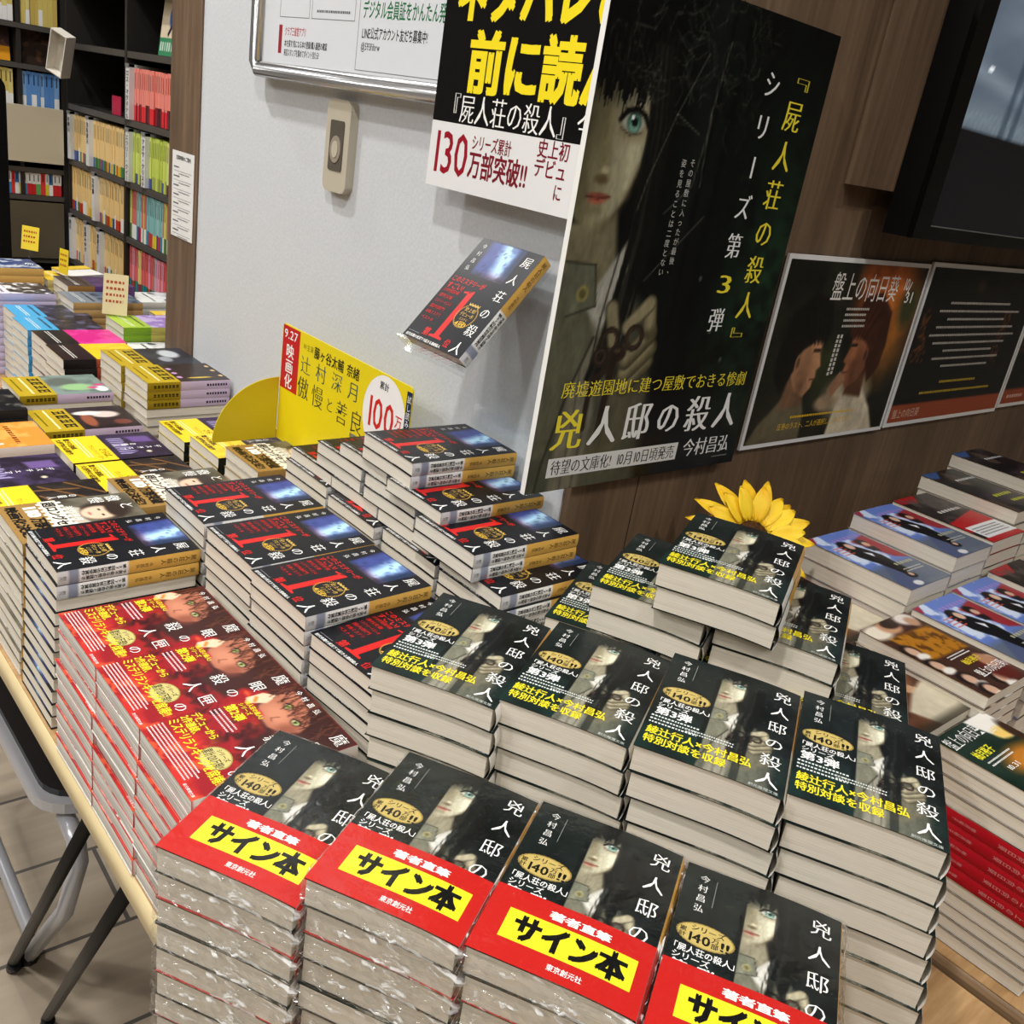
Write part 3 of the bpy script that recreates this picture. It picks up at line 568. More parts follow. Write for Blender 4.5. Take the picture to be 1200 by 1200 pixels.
def prC(mb, mp):
    for i, ch in enumerate('今村昌弘'): text(mb, ch, (12+i*11, 137, 19+i*11, 144), WH, mp)
    for i, ch in enumerate('魔眼の匣の'):
        s = (15, 15, 13, 15, 13)[i]; y = 137-i*24; text(mb, ch, (93-s/2, y-s/2, 93+s/2, y+s/2), WH, mp, -.02)
    for i, ch in enumerate('殺人'): y = 88-i*25; text(mb, ch, (68-8, y-8, 68+8, y+8), WH, mp, -.02)
    text(mb, '『屍人荘の殺人』', (2, 91, 38, 96.5), YE, mp, .03); text(mb, 'シリーズ', (6, 84.5, 26, 90), YE, mp, .03); text(mb, '第2弾', (4, 72, 30, 83), YE, mp, .035)
    marks(mb, (5, 58, 42, 70), 3, (240, 210, 210), mp, 5)
    ell(mb, 67, 37, 16, 13, (150, 136, 76), mp, jag=.03, n=60); ell(mb, 67, 37, 14.6, 11.8, (190, 178, 112), mp, .0001)
    text(mb, 'シリーズ', (58, 41, 76, 46), BK, mp, .02); text(mb, '累計120万部!!', (53, 30, 81, 40), BK, mp, .008)
    text(mb, 'デビューから', (2, 43, 44, 52), YE, mp, .028); text(mb, '2作連続、', (2, 33.5, 34, 42.5), YE, mp, .028); text(mb, 'ミステリランキングを席捲!!', (2, 22, 100, 33), YE, mp, .028)
    marks(mb, (3, 4, 84, 20), 5, (248, 220, 216), mp, 6); text(mb, '創元推理文庫', (84, 2, 102, 5), WH, mp)
def obi_rows(strs, y0, dy, x0, x1, col, bold=.02):
    def f(mb, mp):
        for i, s in enumerate(strs): text(mb, s, (x0, y0-i*dy, x0+(x1-x0)*min(1, len(s)/max(map(len, strs))), y0-i*dy+dy*.8), col, mp, bold)
    return f
def prZ(mb, mp):
    for i, (ch, x, y) in enumerate((('傲', 14, 128), ('慢', 14, 108), ('と', 40, 136), ('善', 86, 128), ('良', 86, 106))): text(mb, ch, (x-9, y-9, x+9, y+9), WH, mp, -.03)
    text(mb, '辻村深月', (22, 70, 66, 78), WH, mp, .01); text(mb, '超ロングセラー', (4, 47, 100, 62), BK, mp, .05); text(mb, '110', (8, 24, 42, 42), WH, mp, .08); text(mb, '万部突破', (44, 24, 98, 41), BK, mp, .07); text(mb, '映画化決定!', (6, 6, 96, 20), BK, mp, .06)
def prD(mb, mp):
    for i, ch in enumerate('デスチェア'): text(mb, ch, (62, 132-i*13, 72, 142-i*13), WH, mp, .01)
    text(mb, 'の殺人', (46, 74, 54, 112), WH, mp, .01, True)
    text(mb, 'さらば、', (58, 50, 100, 62), (70, 56, 8), mp, .01); text(mb, 'ワシントン・ポー', (40, 40, 102, 48), (96, 78, 16), mp, .0); marks(mb, (8, 26, 92, 36), 2, (255, 244, 200), mp, 3); text(mb, '驚きの連続、', (6, 15, 60, 24), BK, mp, .03); text(mb, '大評判の話題作', (6, 4, 72, 13), BK, mp, .03)
def prF(mb, mp):
    for i in range(4):                                          # four heavy black characters, too blurred to read
        x = 12+i*21; rd = random.Random(i)
        for r in ((x, 50, x+17, 53), (x+2, 43, x+15, 45.5), (x, 35, x+17, 38), (x+rd.uniform(1, 5), 35, x+rd.uniform(5, 8), 53), (x+11, 38, x+14, 50)): rect(mb, r, BK, mp)
    marks(mb, (8, 20, 96, 29), 1, (250, 240, 190), mp, 5, 1); marks(mb, (14, 7, 80, 14), 1, (84, 68, 10), mp, 6, 1)
def sp2(c1, c2, y=58):
    def f(X, Y):
        P = Paint(X, Y, c1); P.mix(np.where(Y < y, 1., 0), c2); return P.c
    return f
def spprT(s, col, y0=90, y1=144, T=15):
    return lambda mb, ms: text(mb, s, (T*.28, y0, T*.72, y1), col, ms, .01, True)
kind('A', .0215, .003, p_A, prA, spA, None, (22, 26, 25), (24, 27, 26), nx=105, ny=148, bulge=.0026)
kind('B', .0155, .0008, p_B, prB, spB, spprB, (20, 20, 22), (24, 24, 26), nx=84, ny=118)
kind('C', .0173, .0008, p_C, prC, sp2((222, 214, 206), (200, 40, 40), 1), spprT('匣の殺人', (60, 50, 50), 20, 70, 17), (176, 34, 34), (216, 212, 206), True, nx=84, ny=118)
kind('Z', .015, .0008, p_zen, prZ, sp2((70, 64, 56), (160, 126, 70)), None, (60, 56, 48), (200, 196, 190))
kind('D', .0175, .0008, p_death, prD, sp2((26, 24, 26), (30, 30, 24)), spprT('デスチェアの殺人', (190, 186, 180), 70, 144, 17), (26, 24, 24), (30, 28, 28))
kind('P', .0175, .0008, p_purple, prD, sp2((26, 24, 26), (30, 30, 24)), spprT('デスチェアの殺人', (190, 186, 180), 70, 144, 17), (30, 26, 34), (30, 28, 28))
kind('P0', .0185, .0008, p_purple0, lambda mb, mp: [text(mb, ch, (52, 118-i*13, 62, 128-i*13), WH, mp, .01) for i, ch in enumerate('デスチェア')], sp2((24, 22, 26), (24, 22, 26)), spprT('デスチェアの殺人', (190, 186, 180), 20, 140, 18), (26, 22, 28), (30, 28, 28))
for k, seed, base, blobs in (('F1', 3, (54, 56, 62), [(40, 110, 26, 18, (190, 194, 198)), (74, 92, 16, 12, (150, 154, 160))]),
        ('F2', 5, (52, 44, 42), [(22, 140, 5, 4, (214, 176, 120)), (48, 140, 5, 4, (214, 176, 120)), (80, 141, 5, 4, (214, 176, 120)), (86, 100, 4, 22, (196, 170, 60)), (30, 66, 6, 5, (196, 150, 190)), (56, 66, 6, 5, (196, 150, 190)), (80, 66, 6, 5, (196, 150, 190))]),
        ('F3', 8, (122, 140, 132), [(40, 84, 26, 26, (92, 98, 92)), (70, 100, 18, 26, (146, 186, 130)), (84, 136, 14, 10, (236, 240, 238)), (62, 138, 5, 9, (206, 60, 120)), (76, 124, 5, 9, (206, 60, 120))]),
        ('F4', 9, (46, 36, 36), [(40, 110, 16, 22, (214, 200, 190)), (64, 78, 30, 10, (150, 84, 60)), (30, 84, 10, 22, (226, 224, 218)), (80, 126, 12, 14, (110, 60, 50))])):
    kind(k, .0158, .0008, p_furu(seed, base, blobs), prF, sp2((196, 176, 200), (150, 126, 24)), lambda mb, ms: (marks(mb, (3, 14, 12, 54), 1, (50, 40, 8), ms, 3, 1, vert=True), marks(mb, (4, 108, 11, 142), 1, (60, 46, 66), ms, 4, 1, vert=True)), (60, 54, 50), (206, 200, 194))
kind('crime', .0165, .0008, p_blob(4, (214, 140, 56), [(226, 160, 80)], (236, 236, 234), 26), lambda mb, mp: (rect(mb, (14, 34, 92, 84), (236, 232, 226), mp), ell(mb, 50, 58, 26, 7, (150, 70, 60), mp), marks(mb, (16, 96, 92, 112), 1, (120, 60, 20), mp, 3, 1)), sp2((222, 206, 196), (236, 236, 234), 26), None, (190, 120, 60), (210, 205, 198))
kind('dark', .016, .0008, p_blob(12, (42, 40, 40), [(96, 94, 88), (24, 24, 26)]), None, None, None, (34, 32, 32))
kind('R4', .0136, .0008, p_sunvol, lambda mb, mp: (text(mb, '盤上の向日葵', (2, 126, 66, 144), WH, mp, -.02), text(mb, '柚月裕子', (10, 106, 44, 118), (232, 226, 50), mp, .03), text(mb, '(上)', (70, 122, 84, 134), WH, mp, .0), marks(mb, (12, 94, 60, 103), 2, WH, mp, 4), text(mb, '10.31', (22, 82, 44, 90), WH, mp, .01)), sp2((176, 20, 34), (176, 20, 34)), lambda mb, ms: (text(mb, '盤上の向日葵', (4.6, 84, 9.2, 136), (216, 150, 150), ms, 0, True), text(mb, '柚月裕子', (5.2, 40, 8.6, 64), (216, 150, 150), ms, 0, True)), (40, 40, 36), (214, 208, 200))
kind('R5', .0136, .0008, p_film2, None, sp2((150, 30, 30), (150, 30, 30)), None, (90, 70, 56), (214, 208, 200))
kind('R6', .0150, .0008, p_collage, lambda mb, mp: (text(mb, '盤上の向日葵', (40, 22, 100, 36), WH, mp, .01), text(mb, '柚月裕子', (48, 44, 84, 54), (226, 200, 50), mp, .04), marks(mb, (40, 58, 86, 66), 2, WH, mp, 2)), sp2((206, 200, 190), (206, 200, 190)), None, (120, 90, 60), (214, 208, 200))
kind('R1', .0215, .001, p_blue, lambda mb, mp: (marks(mb, (34, 120, 100, 138), 1, (150, 130, 200), mp, 7, 1), marks(mb, (10, 92, 32, 116), 4, (206, 84, 64), mp, 8, 1), marks(mb, (54, 44, 98, 58), 1, (170, 170, 140), mp, 9, 1), marks(mb, (50, 30, 96, 40), 2, (206, 206, 190), mp, 4)), sp2((214, 208, 200), (214, 208, 200)), None, (90, 100, 120), (214, 208, 200))
kind('R2', .0200, .001, p_redblk, lambda mb, mp: (marks(mb, (30, 84, 96, 100), 1, (206, 200, 196), mp, 5, 1), marks(mb, (16, 16, 96, 40), 4, (60, 56, 60), mp, 9)), sp2((206, 200, 190), (206, 200, 190)), None, (40, 30, 30), (40, 30, 30))
kind('R3', .0200, .001, p_black, lambda mb, mp: (marks(mb, (40, 104, 100, 118), 1, (206, 206, 206), mp, 5, 1), marks(mb, (36, 42, 92, 60), 1, (196, 200, 40), mp, 6, 1), marks(mb, (50, 22, 98, 38), 1, (196, 200, 40), mp, 7, 1)), sp2((206, 200, 190), (206, 200, 190)), None, (40, 34, 34), (214, 208, 200))
def simple(key, seed, base, cols, obi, T=.016, s1=(150, 120, 80), s2=None, edge=None, tx=None):
    kind(key, T, .0008, p_blob(seed, base, cols, obi, 60, .06), (lambda mb, mp: (marks(mb, (10, 40, 95, 54), 1, (40, 30, 40), mp, seed, 1), marks(mb, (10, 20, 95, 30), 2, (250, 250, 240), mp, seed+1, 1), tx and text(mb, tx, (20, 84, 92, 100), WH, mp, .03))), sp2(s1, s2 or s1), None, edge or base, (206, 200, 194), nx=40, ny=56)
simple('Kyel', 1, (236, 196, 40), [(226, 186, 40)], (40, 26, 30), .017, (176, 84, 60), (24, 20, 22))
simple('Kmag', 2, (206, 34, 128), [(222, 60, 150)], (30, 26, 30), .017, (150, 40, 90), (24, 20, 22))
simple('Kblu', 3, (48, 46, 56), [(84, 84, 110), (34, 32, 40)], (66, 160, 206), .017, (50, 50, 60), (60, 140, 190))
simple('Kgrn', 4, (150, 120, 186), [(196, 176, 214)], (166, 196, 66), .016, (186, 176, 90), (120, 160, 40))
simple('Kwht', 5, (206, 204, 206), [(60, 62, 74), (226, 226, 226)], (230, 230, 226), .016, (206, 206, 206))
simple('Kman', 6, (66, 66, 68), [(226, 226, 226), (40, 40, 42)], (226, 222, 232), .016, (196, 186, 214))
simple('Kpur', 7, (84, 56, 110), [(60, 40, 80)], (74, 62, 60), .017, (98, 66, 120), (150, 110, 60))
simple('Kbrn', 8, (96, 110, 128), [(60, 70, 84)], (120, 130, 140), .016, (186, 150, 96))
simple('Ktan', 9, (60, 74, 120), [(190, 196, 200)], (40, 44, 60), .017, (206, 164, 92))
simple('Kyw2', 10, (60, 62, 76), [(200, 200, 206)], (232, 196, 50), .016, (206, 190, 120))
# signed copies: a red banded front, sealed in film
def obi_mesh():
    K = KIND['A']; T, D, W, L = K['T'], K['D'], BW, BL; h0 = .39*L
    h = lambda x: D*np.clip(x/(W/2), 0, 2)**2
    top = lambda g, z: np.stack([g[:, 0], g[:, 1]-L/2+h0/2, T+D+.0004+z-h(g[:, 0])], -1)
    mb = MB(); grid(mb, W+.0004, h0, 24, 12, lambda X, Y: np.tile(np.array((186, 34, 30.)), (len(X), 1)), top)
    mp = lambda g, z: top(np.asarray(g)/1000-np.array([W/2, h0/2]), z)
    rect(mb, (14, 16.5, 97, 41), (236, 222, 44), mp, .00008, 12, 2); text(mb, 'サイン本', (20, 18, 92, 40), BK, mp, .07)
    text(mb, '著者直筆', (38, 44, 78, 51), WH, mp, .05); text(mb, '東京創元社', (48, 6, 70, 11), WH, mp, .02)
    gx = np.linspace(-T/2, T/2, 7); q = [(W/2+.0004+.0026*(1-.95*(2*b/T)**2), y, T/2-b*.985) for y in (-L/2, -L/2+h0) for b in gx]
    mb.raw(q, [(i, i+1, 8+i, 7+i) for i in range(6)], (186, 34, 30))
    return mb.mesh('sales_band', PRINT)
def wrap_mesh(seed):
    K = KIND['A']; T, D, W, L = K['T'], K['D'], BW+.0012, BL+.0014
    rd = np.random.RandomState(seed); me = bpy.data.meshes.new('plastic_wrap'); v = []; f = []; mi = []
    h = lambda x: D*max(0, x/(W/2))**2
    nx, ny = 14, 20
    for j in range(ny+1):
        for i in range(nx+1):
            x = -W/2+W*i/nx; y = -L/2+L*j/ny; v.append((x, y, T+D+.0009-h(x)+.0004*rd.rand()))
    for j in range(ny):
        for i in range(nx): a = j*(nx+1)+i; f.append((a, a+1, a+nx+2, a+nx+1)); mi.append(0)
    # crumpled skirt along the four sides
    per = [(-W/2+W*i/30, -L/2, 0, -1) for i in range(31)]+[(W/2, -L/2+L*i/36, 1, 0) for i in range(37)]+[(W/2-W*i/30, L/2, 0, 1) for i in range(31)]+[(-W/2, L/2-L*i/36, -1, 0) for i in range(37)]
    b = len(v); m = 6
    for j in range(m+1):
        for x, y, dx, dy in per:
            o = .0006+(.0028*rd.rand()**2 if 0 < j < m else .0); o2 = .0026 if dx == 1 else 0
            v.append((x+dx*(o+o2), y+dy*o, D+.0009-h(x)+T*(1-j/m)*.97+.0006*(rd.rand()-.5)))
    n = len(per)
    for j in range(m):
        for i in range(n-1): a = b+j*n+i; f.append((a, a+1, a+n+1, a+n)); mi.append(1)
    me.from_pydata(v, [], f); me.materials.append(WRAP); me.materials.append(CRUMPLE)
    me.polygons.foreach_set('material_index', mi); me.update(); return me
OBI = obi_mesh(); WRAPS = [wrap_mesh(s) for s in range(4)]
KIND['S'] = dict(KIND['A'], T=.0215)
ORD = ['topmost', 'second', 'third', 'fourth', 'fifth', 'sixth', 'seventh', 'eighth', 'ninth', 'tenth', 'eleventh', 'twelfth', 'thirteenth', 'fourteenth', 'fifteenth', 'sixteenth', 'seventeenth', 'eighteenth', 'nineteenth', 'twentieth']
ORD += [f'{t}-{o}' for t in ('twenty', 'thirty', 'forty') for o in ('first', 'second', 'third', 'fourth', 'fifth', 'sixth', 'seventh', 'eighth', 'ninth', 'tenth')]
IDX = -1; REST = []; ROOTS = {}
SHOWN = [(1, 8), (13, 18), (26, 28), (38, 38), (46, 50), (58, 62), (70, 75), (81, 88), (100, 100), (112, 112), (124, 142), (151, 156), (166, 170), (179, 184), (192, 211),
    (223, 225), (237, 239), (252, 253), (266, 294), (303, 315), (323, 326), (333, 333), (340, 340), (348, 348), (354, 356), (361, 363), (370, 370), (378, 378), (386, 387), (392, 398),
    (404, 409), (417, 417), (425, 426), (439, 440), (450, 454), (468, 468), (474, 478), (488, 488), (497, 499), (509, 511), (522, 524), (535, 535), (545, 549), (563, 578), (584, 587),
    (591, 625), (633, 633), (642, 643), (651, 654), (662, 665), (675, 677), (687, 688), (697, 698), (707, 707)]
KEEP = {k for a, b in SHOWN for k in range(a, b+1)} if SHOWN else None   # which copies show in the picture (bit k = k-th copy laid down); the buried ones become one object at the end
def book(key, x, y, z, th, label, group, name='paperback_book', cat='book', seed=0, bare=False):
    global IDX
    K = KIND[key]; IDX += 1
    if KEEP is not None and IDX not in KEEP: REST.append((key, x, y, z, th)); return None
    o = empty(name, (x, y, z), th); tag(o, label, cat, group); ROOTS[IDX] = o
    for pn, me in K['parts']: link(pn, me, o)
    if key == 'S' and not bare:
        tag(link('sales_band', OBI, o), 'red band with yellow panel')
    if key == 'S': link('plastic_wrap', WRAPS[seed % 4], o)
    return o
ZT = -.661
def stack(key, x, y, n, th, what, where, group, z0=ZT, flip=99, lean=0, ldir=(0, 0), jit=.0012, top_off=0, seed=1, total=None, above=0, T=None):
    """n copies laid flat on each other; label = what + its place in the stack + where the stack is"""
    rd = random.Random(seed+int(x*1e4)+int(y*1e4)); t = T or KIND[key]['T']
    for k in range(n):
        i = n-1-k+above; d = (n-1-k)*t*lean
        lab = f'{what}, {ORD[i]}{"" if i == 0 else " from top"} of {where}' if n > 1 or above else f'{what} of {where}'
        jx, jy, jt = (0, 0, 0) if k == n-1 else (rd.uniform(-jit, jit), rd.uniform(-jit, jit), rd.uniform(-.006, .006))
        book(key, x+jx+ldir[0]*d, y+jy+ldir[1]*d, z0+k*t, th+jt+(math.pi if i >= flip else 0), lab if not (key == 'S' and i % 5 not in (0, 2)) else lab.replace('red-banded', 'bandless'), group, seed=k+seed, bare=key == 'S' and i % 5 not in (0, 2))
# ------------------------------------------------------------------ the room
FL = -1.37
def struct(name, mb, m, parent=None, smooth=False):
    o = mb.obj(name, m, parent, smooth)
    for v in o.data.vertices: v.co.z += H
    if parent is None: o['kind'] = 'structure'
    return o
def solid(name, b, m, parent=None): q = MB(); q.box(*b); return struct(name, q, m, parent)
def floor_mat():
    m, N, L, b = new_mat('wood_look_floor_tiles')
    t = N.new('ShaderNodeTexCoord'); mp = N.new('ShaderNodeMapping'); mp.inputs['Rotation'].default_value = (0, 0, R(2)); mp.inputs['Location'].default_value = (.17, .12, 0)
    br = N.new('ShaderNodeTexBrick'); br.inputs['Scale'].default_value = 1; br.inputs['Brick Width'].default_value = .6; br.inputs['Row Height'].default_value = .2; br.inputs['Mortar Size'].default_value = .004; br.offset = .5
    br.inputs['Color1'].default_value = (*lin((164, 150, 130)), 1); br.inputs['Color2'].default_value = (*lin((180, 165, 144)), 1); br.inputs['Mortar'].default_value = (*lin((84, 78, 72)), 1)
    m2 = N.new('ShaderNodeMapping'); m2.inputs['Scale'].default_value = (3, 40, 1); n = N.new('ShaderNodeTexNoise'); n.inputs['Scale'].default_value = 1; n.inputs['Detail'].default_value = 6
    mx = N.new('ShaderNodeMix'); mx.data_type = 'RGBA'; mx.blend_type = 'MULTIPLY'; mx.inputs[0].default_value = .45
    L.new(t.outputs['Object'], mp.inputs[0]); L.new(mp.outputs[0], br.inputs['Vector']); L.new(mp.outputs[0], m2.inputs[0]); L.new(m2.outputs[0], n.inputs['Vector'])
    L.new(br.outputs['Color'], mx.inputs[6]); L.new(n.outputs[0], mx.inputs[7]); L.new(mx.outputs[2], b.inputs['Base Color']); b.inputs['Roughness'].default_value = .45
    return m
CEILM = plain('ceiling_white', (222, 222, 220), .8, .2); GREYW = plain('pale_wall_paint', (206, 204, 200), .8, .2); BLK = plain('black_plastic', (8, 8, 9), .4, .2)
solid('floor', (-4.2, -4.2, FL-.05, 4.6, 5.2, FL), floor_mat())
solid('ceiling', (-4.2, -4.2, CEIL, 4.6, 5.2, CEIL+.05), CEILM)
solid('wall_rear', (-4.25, -4.2, FL, -4.2, 5.2, CEIL), GREYW); solid('wall_right', (-4.2, -4.25, FL, 4.6, -4.2, CEIL), GREYW)
solid('wall_left', (-4.2, 5.2, FL, 4.6, 5.25, CEIL), GREYW); solid('wall_end', (4.6, -4.2, FL, 4.65, 5.2, CEIL), GREYW)
solid('wall_white', (.755, .7, FL, .86, 1.715, CEIL), WALLP)
solid('wall_wood', (.757, .69, FL, 4.6, .7, CEIL), WALNUT)
solid('wall_core', (.87, .71, FL, 4.6, 1.7, CEIL), GREYW)
solid('wall_pillar', (.752, 1.716, FL, 1.07, 1.842, CEIL), WALNUT)
solid('trim_1', (1.15, .660, .004, 1.34, .6895, CEIL), WALNUT)
q = MB(); q.box(.873, .6893, FL, .8736, .69, CEIL); struct('trim_2', q, plain('panel_joint', (40, 30, 24), .7))
# round recessed lamps in the ceiling where the light comes from
em = plain('lamp_glow', (255, 250, 240), .5, .3, 0, 9); rg = plain('lamp_ring', (236, 236, 234), .4)
for i, (x, y, p) in enumerate(SPOTS):
    o = empty('downlight', (x, y, CEIL-.001)); tag(o, f'round recessed ceiling downlight, number {i+1} out of the picture above', 'lamp', 'ceiling downlights')
    a = MB(); n = 24; pts = [(r_*math.cos(t), r_*math.sin(t), z_) for r_, z_ in ((.075, 0), (.075, -.006), (.055, -.008), (.055, -.001)) for t in np.linspace(0, 2*math.pi, n, endpoint=False)]
    a.raw(pts, [(j*n+k, j*n+(k+1) % n, (j+1)*n+(k+1) % n, (j+1)*n+k) for j in range(3) for k in range(n)], (236, 236, 234)); a.obj('ring', rg, o)
    a = MB(); a.prism([(.052*math.cos(t), .052*math.sin(t)) for t in np.linspace(0, 2*math.pi, n, endpoint=False)], -.003, -.001); a.obj('lamp_disc', em, o)
# ------------------------------------------------------------------ tables
BEIGE = noise_mat('beige_table_edge', (206, 186, 140), (214, 196, 152), (1, 1, 1), 20, 2, .4, 0, .5)
def rounded(x0, y0, x1, y1, r, n=6):
    p = []
    for cx, cy, a in ((x1-r, y1-r, 0), (x0+r, y1-r, 90), (x0+r, y0+r, 180), (x1-r, y0+r, 270)):
        for k in range(n+1): t = R(a+90*k/n); p.append((cx+r*math.cos(t), cy+r*math.sin(t)))
    return p
BLKM = plain('black_steel_tube', (10, 10, 11), .45, .3)
def table(x0, y0, x1, y1, th, label, topm, rimm, r, legs, rad=.0082):
    o = empty('display_table', ((x0+x1)/2, (y0+y1)/2, FL)); tag(o, label, 'table', 'display tables'); cx, cy = (x0+x1)/2, (y0+y1)/2
    a = MB(); a.prism([(x-cx, y-cy) for x, y in rounded(x0+.004, y0+.004, x1-.004, y1-.004, r)], ZT-FL-th+.001, ZT-FL-.0004, (255, 255, 255)); a.obj('tabletop', topm, o)
    a = MB(); P0 = [(x-cx, y-cy) for x, y in rounded(x0, y0, x1, y1, r)]; P1 = [(x-cx, y-cy) for x, y in rounded(x0+.006, y0+.006, x1-.006, y1-.006, r)]
    n = len(P0); prof = [(P1, -.0006), (P0, -.004), (P0, -th+.004), (P1, -th)]; v = []
    for P_, dz in prof: v += [(x, y, ZT-FL+dz) for x, y in P_]
    a.raw(v, [(j*n+i, j*n+(i+1) % n, (j+1)*n+(i+1) % n, (j+1)*n+i) for j in range(3) for i in range(n)], (255, 255, 255)); a.obj('edge_band', rimm, o, True)
    for p, q_ in legs:
        a = MB(); a.tube([(p[0]-cx, p[1]-cy, ZT-FL-th), (q_[0]-cx, q_[1]-cy, .012)], rad, (20, 20, 22)); l = a.obj('leg', BLKM, o, True)
        a = MB(); a.tube([(q_[0]-cx, q_[1]-cy, .0), (q_[0]-cx+(p[0]-q_[0])*.03, q_[1]-cy+(p[1]-q_[1])*.03, .022)], rad*1.25, (12, 12, 12)); a.obj('foot_cap', BLK, l)
    return o
table(.2465, .5, .748, 1.712, .033, 'pale beige edged folding table along the white wall, holding the red and black paperbacks', OAKTOP, BEIGE, .02,
      [((.268, .80), (.288, 1.261)), ((.268, .69), (.301, 1.131)), ((.70, .80), (.70, 1.26)), ((.70, 1.5), (.70, 1.64)), ((.27, 1.64), (.27, 1.68))])
table(.20, .055, .826, .497, .022, 'oak topped table with rounded corner under the green-eyed girl book piles', OAKTOP, BLKM, .045, [((.27, .12), (.27, .1)), ((.78, .12), (.78, .1)), ((.27, .44), (.27, .45)), ((.78, .44), (.78, .45))])
table(.84, -.25, 2.3, .685, .022, 'brown wood edged table along the wood wall with film novel piles', OAKTOP, RIMW, .01, [((.88, -.2), (.88, -.2)), ((2.25, -.2), (2.25, -.2)), ((.88, .64), (.88, .64)), ((2.25, .64), (2.25, .64))])
table(.5, 1.735, .747, 3.2, .03, 'far display table beside the bookshelves at the back left', OAKTOP, RIMW, .01, [((.54, 1.8), (.54, 1.8)), ((.7, 1.8), (.7, 1.8)), ((.54, 3.15), (.54, 3.15)), ((.7, 3.15), (.7, 3.15))])
# ------------------------------------------------------------------ folding chair tucked under the table
o = empty('folding_stool', (.503, 1.265, FL)); tag(o, 'silver tube folding stool with black seat pushed under the beige edged table', 'stool')
def seat_poly(dx, dy, r): return rounded(-.215+dx, -.195+dy, .215-dx, .195-dy, r)
STEEL = plain('silver_painted_tube', (186, 188, 194), .3, .6, .35); PAD = plain('black_vinyl', (22, 22, 25), .45)
a = MB(); a.prism(seat_poly(0, 0, .06), .436, .452); a.obj('seat_shell', STEEL, o)
a = MB(); a.prism(seat_poly(.014, .014, .05), .452, .462); a.obj('seat', PAD, o)
for sx in (-1, 1):
    a = MB(); a.tube([(sx*.18, -.17, .42), (sx*.18, -.215, .415), (sx*.183, -.235, .39), (sx*.185, -.18, .26), (sx*.19, .0, .01)], .0125, (186, 188, 194)); l = a.obj('leg', STEEL, o, True)
    a = MB(); a.tube([(sx*.19, .004, .0), (sx*.189, -.012, .045)], .017, (20, 20, 20)); a.obj('rubber_foot', BLK, l)
    a = MB(); a.tube([(sx*.186, .0, .06), (sx*.186, .33, .10), (sx*.188, .35, .2), (sx*.18, .17, .43)], .011, (186, 188, 194)); a.obj('rear_leg', STEEL, o, True)
# ------------------------------------------------------------------ piles of the two mystery covers
HALF = -math.pi/2
GA = 'green-eyed girl cover paperbacks'; GB = 'number one banner mystery paperbacks'; GC_ = 'red fire cover paperbacks'; GS = 'red banded signed paperbacks'
wA = 'dark girl-cover paperback'; wB = 'black number-one paperback'; wS = 'film-sealed red-banded paperback'; wC = 'red fire-cover paperback'
tA = R(-60.8); cA, sA = math.cos(tA), math.sin(tA)
def A(u, v): return u*cA-v*sA, u*sA+v*cA
exA = (cA, sA)
for u, v, n, ln, wh in ((-.271, .480, 9, .02, 'front sealed row, first pile'), (-.162, .4829, 10, .05, 'front sealed row, second pile'), (-.0538, .4835, 10, .07, 'front sealed row, third pile'), (.0557, .4819, 10, .09, 'front sealed row, rightmost pile')):
    x, y = A(u, v); stack('S', x, y, n, tA if u > -.2 else R(-60), wS, 'the '+wh, GS, lean=ln, ldir=exA, seed=n, z0=ZT+(0 if u < .04 else -.004))
for u, v, n, ln, t, wh in ((-.217, .660, 12, .08, -59.5, 'first pile behind the sealed row'), (-.111, .6715, 12, .12, -62, 'second pile behind the sealed row'), (-.0015, .6412, 13, .15, -61.2, 'third pile behind the sealed row'), (.1052, .6458, 13, .17, -61.4, 'rightmost pile behind the sealed row')):
    x, y = A(u, v); stack('A', x, y, n, R(t), wA, 'the '+wh, GA, lean=ln, ldir=exA, seed=n+3)
TA = KIND['A']['T']
for u, v, n, k, t, wh in ((-.1235, .822, 12, 12, -61.5, 'left base pile under the sunflower pyramid'), (-.016, .824, 12, 12, -61.5, 'middle base pile below the sunflower pyramid'), (.0905, .807, 12, 12, -61, 'right base pile beside the film novels'),
        (-.0847, .822, 2, 14, -64, 'sunflower pyramid, left middle tier'), (.026, .823, 2, 14, -63, 'sunflower pyramid, right middle tier'), (-.0305, .8105, 2, 16, -64, 'pyramid peak before the sunflower')):
    x, y = A(u, v); stack('A', x, y, n, R(t), wA, 'the '+wh, GA, z0=ZT+(k-n)*TA, lean=.04 if n > 2 else .1, ldir=exA, seed=n+k)
TB = KIND['B']['T']
def sB(x, y, n, top, wh, deg=-90, seed=1, flip=99, lean=0): stack('B', x, y, n, R(deg), wB, 'the '+wh, GB, z0=ZT+(top-n)*TB, seed=seed, flip=flip, lean=lean, ldir=(-1, 0))
sB(.3363, .9499, 12, 12, 'pile behind the red fire covers', flip=2, lean=.06)
sB(.486, .9475, 14, 14, 'middle row, farthest pile', -89.5); sB(.486, .835, 14, 14, 'middle row, second pile', -89); sB(.4846, .7265, 14, 14, 'middle row, third pile', -88.2); sB(.494, .6215, 13, 13, 'middle row, nearest low pile', -85)
sB(.6711, .8300, 2, 20, 'peak tier under the display copy', -91.5)
sB(.665, .7665, 1, 18, 'second tier below the peak, right', -90); sB(.6745, .8845, 1, 18, 'second tier below the peak, left', -90)
for y, x, wh in ((.6945, .656, 'right'), (.822, .673, 'middle'), (.935, .674, 'left')): sB(x, y, 2, 17, f'third tier {wh} pair below the peak', -90, 4)
for y, x, wh in ((.6565, .666, 'nearest'), (.787, .672, 'second'), (.894, .673, 'third'), (1.0, .674, 'farthest')): sB(x, y, 1, 15, f'fourth tier below the peak, {wh}', -90, 5)
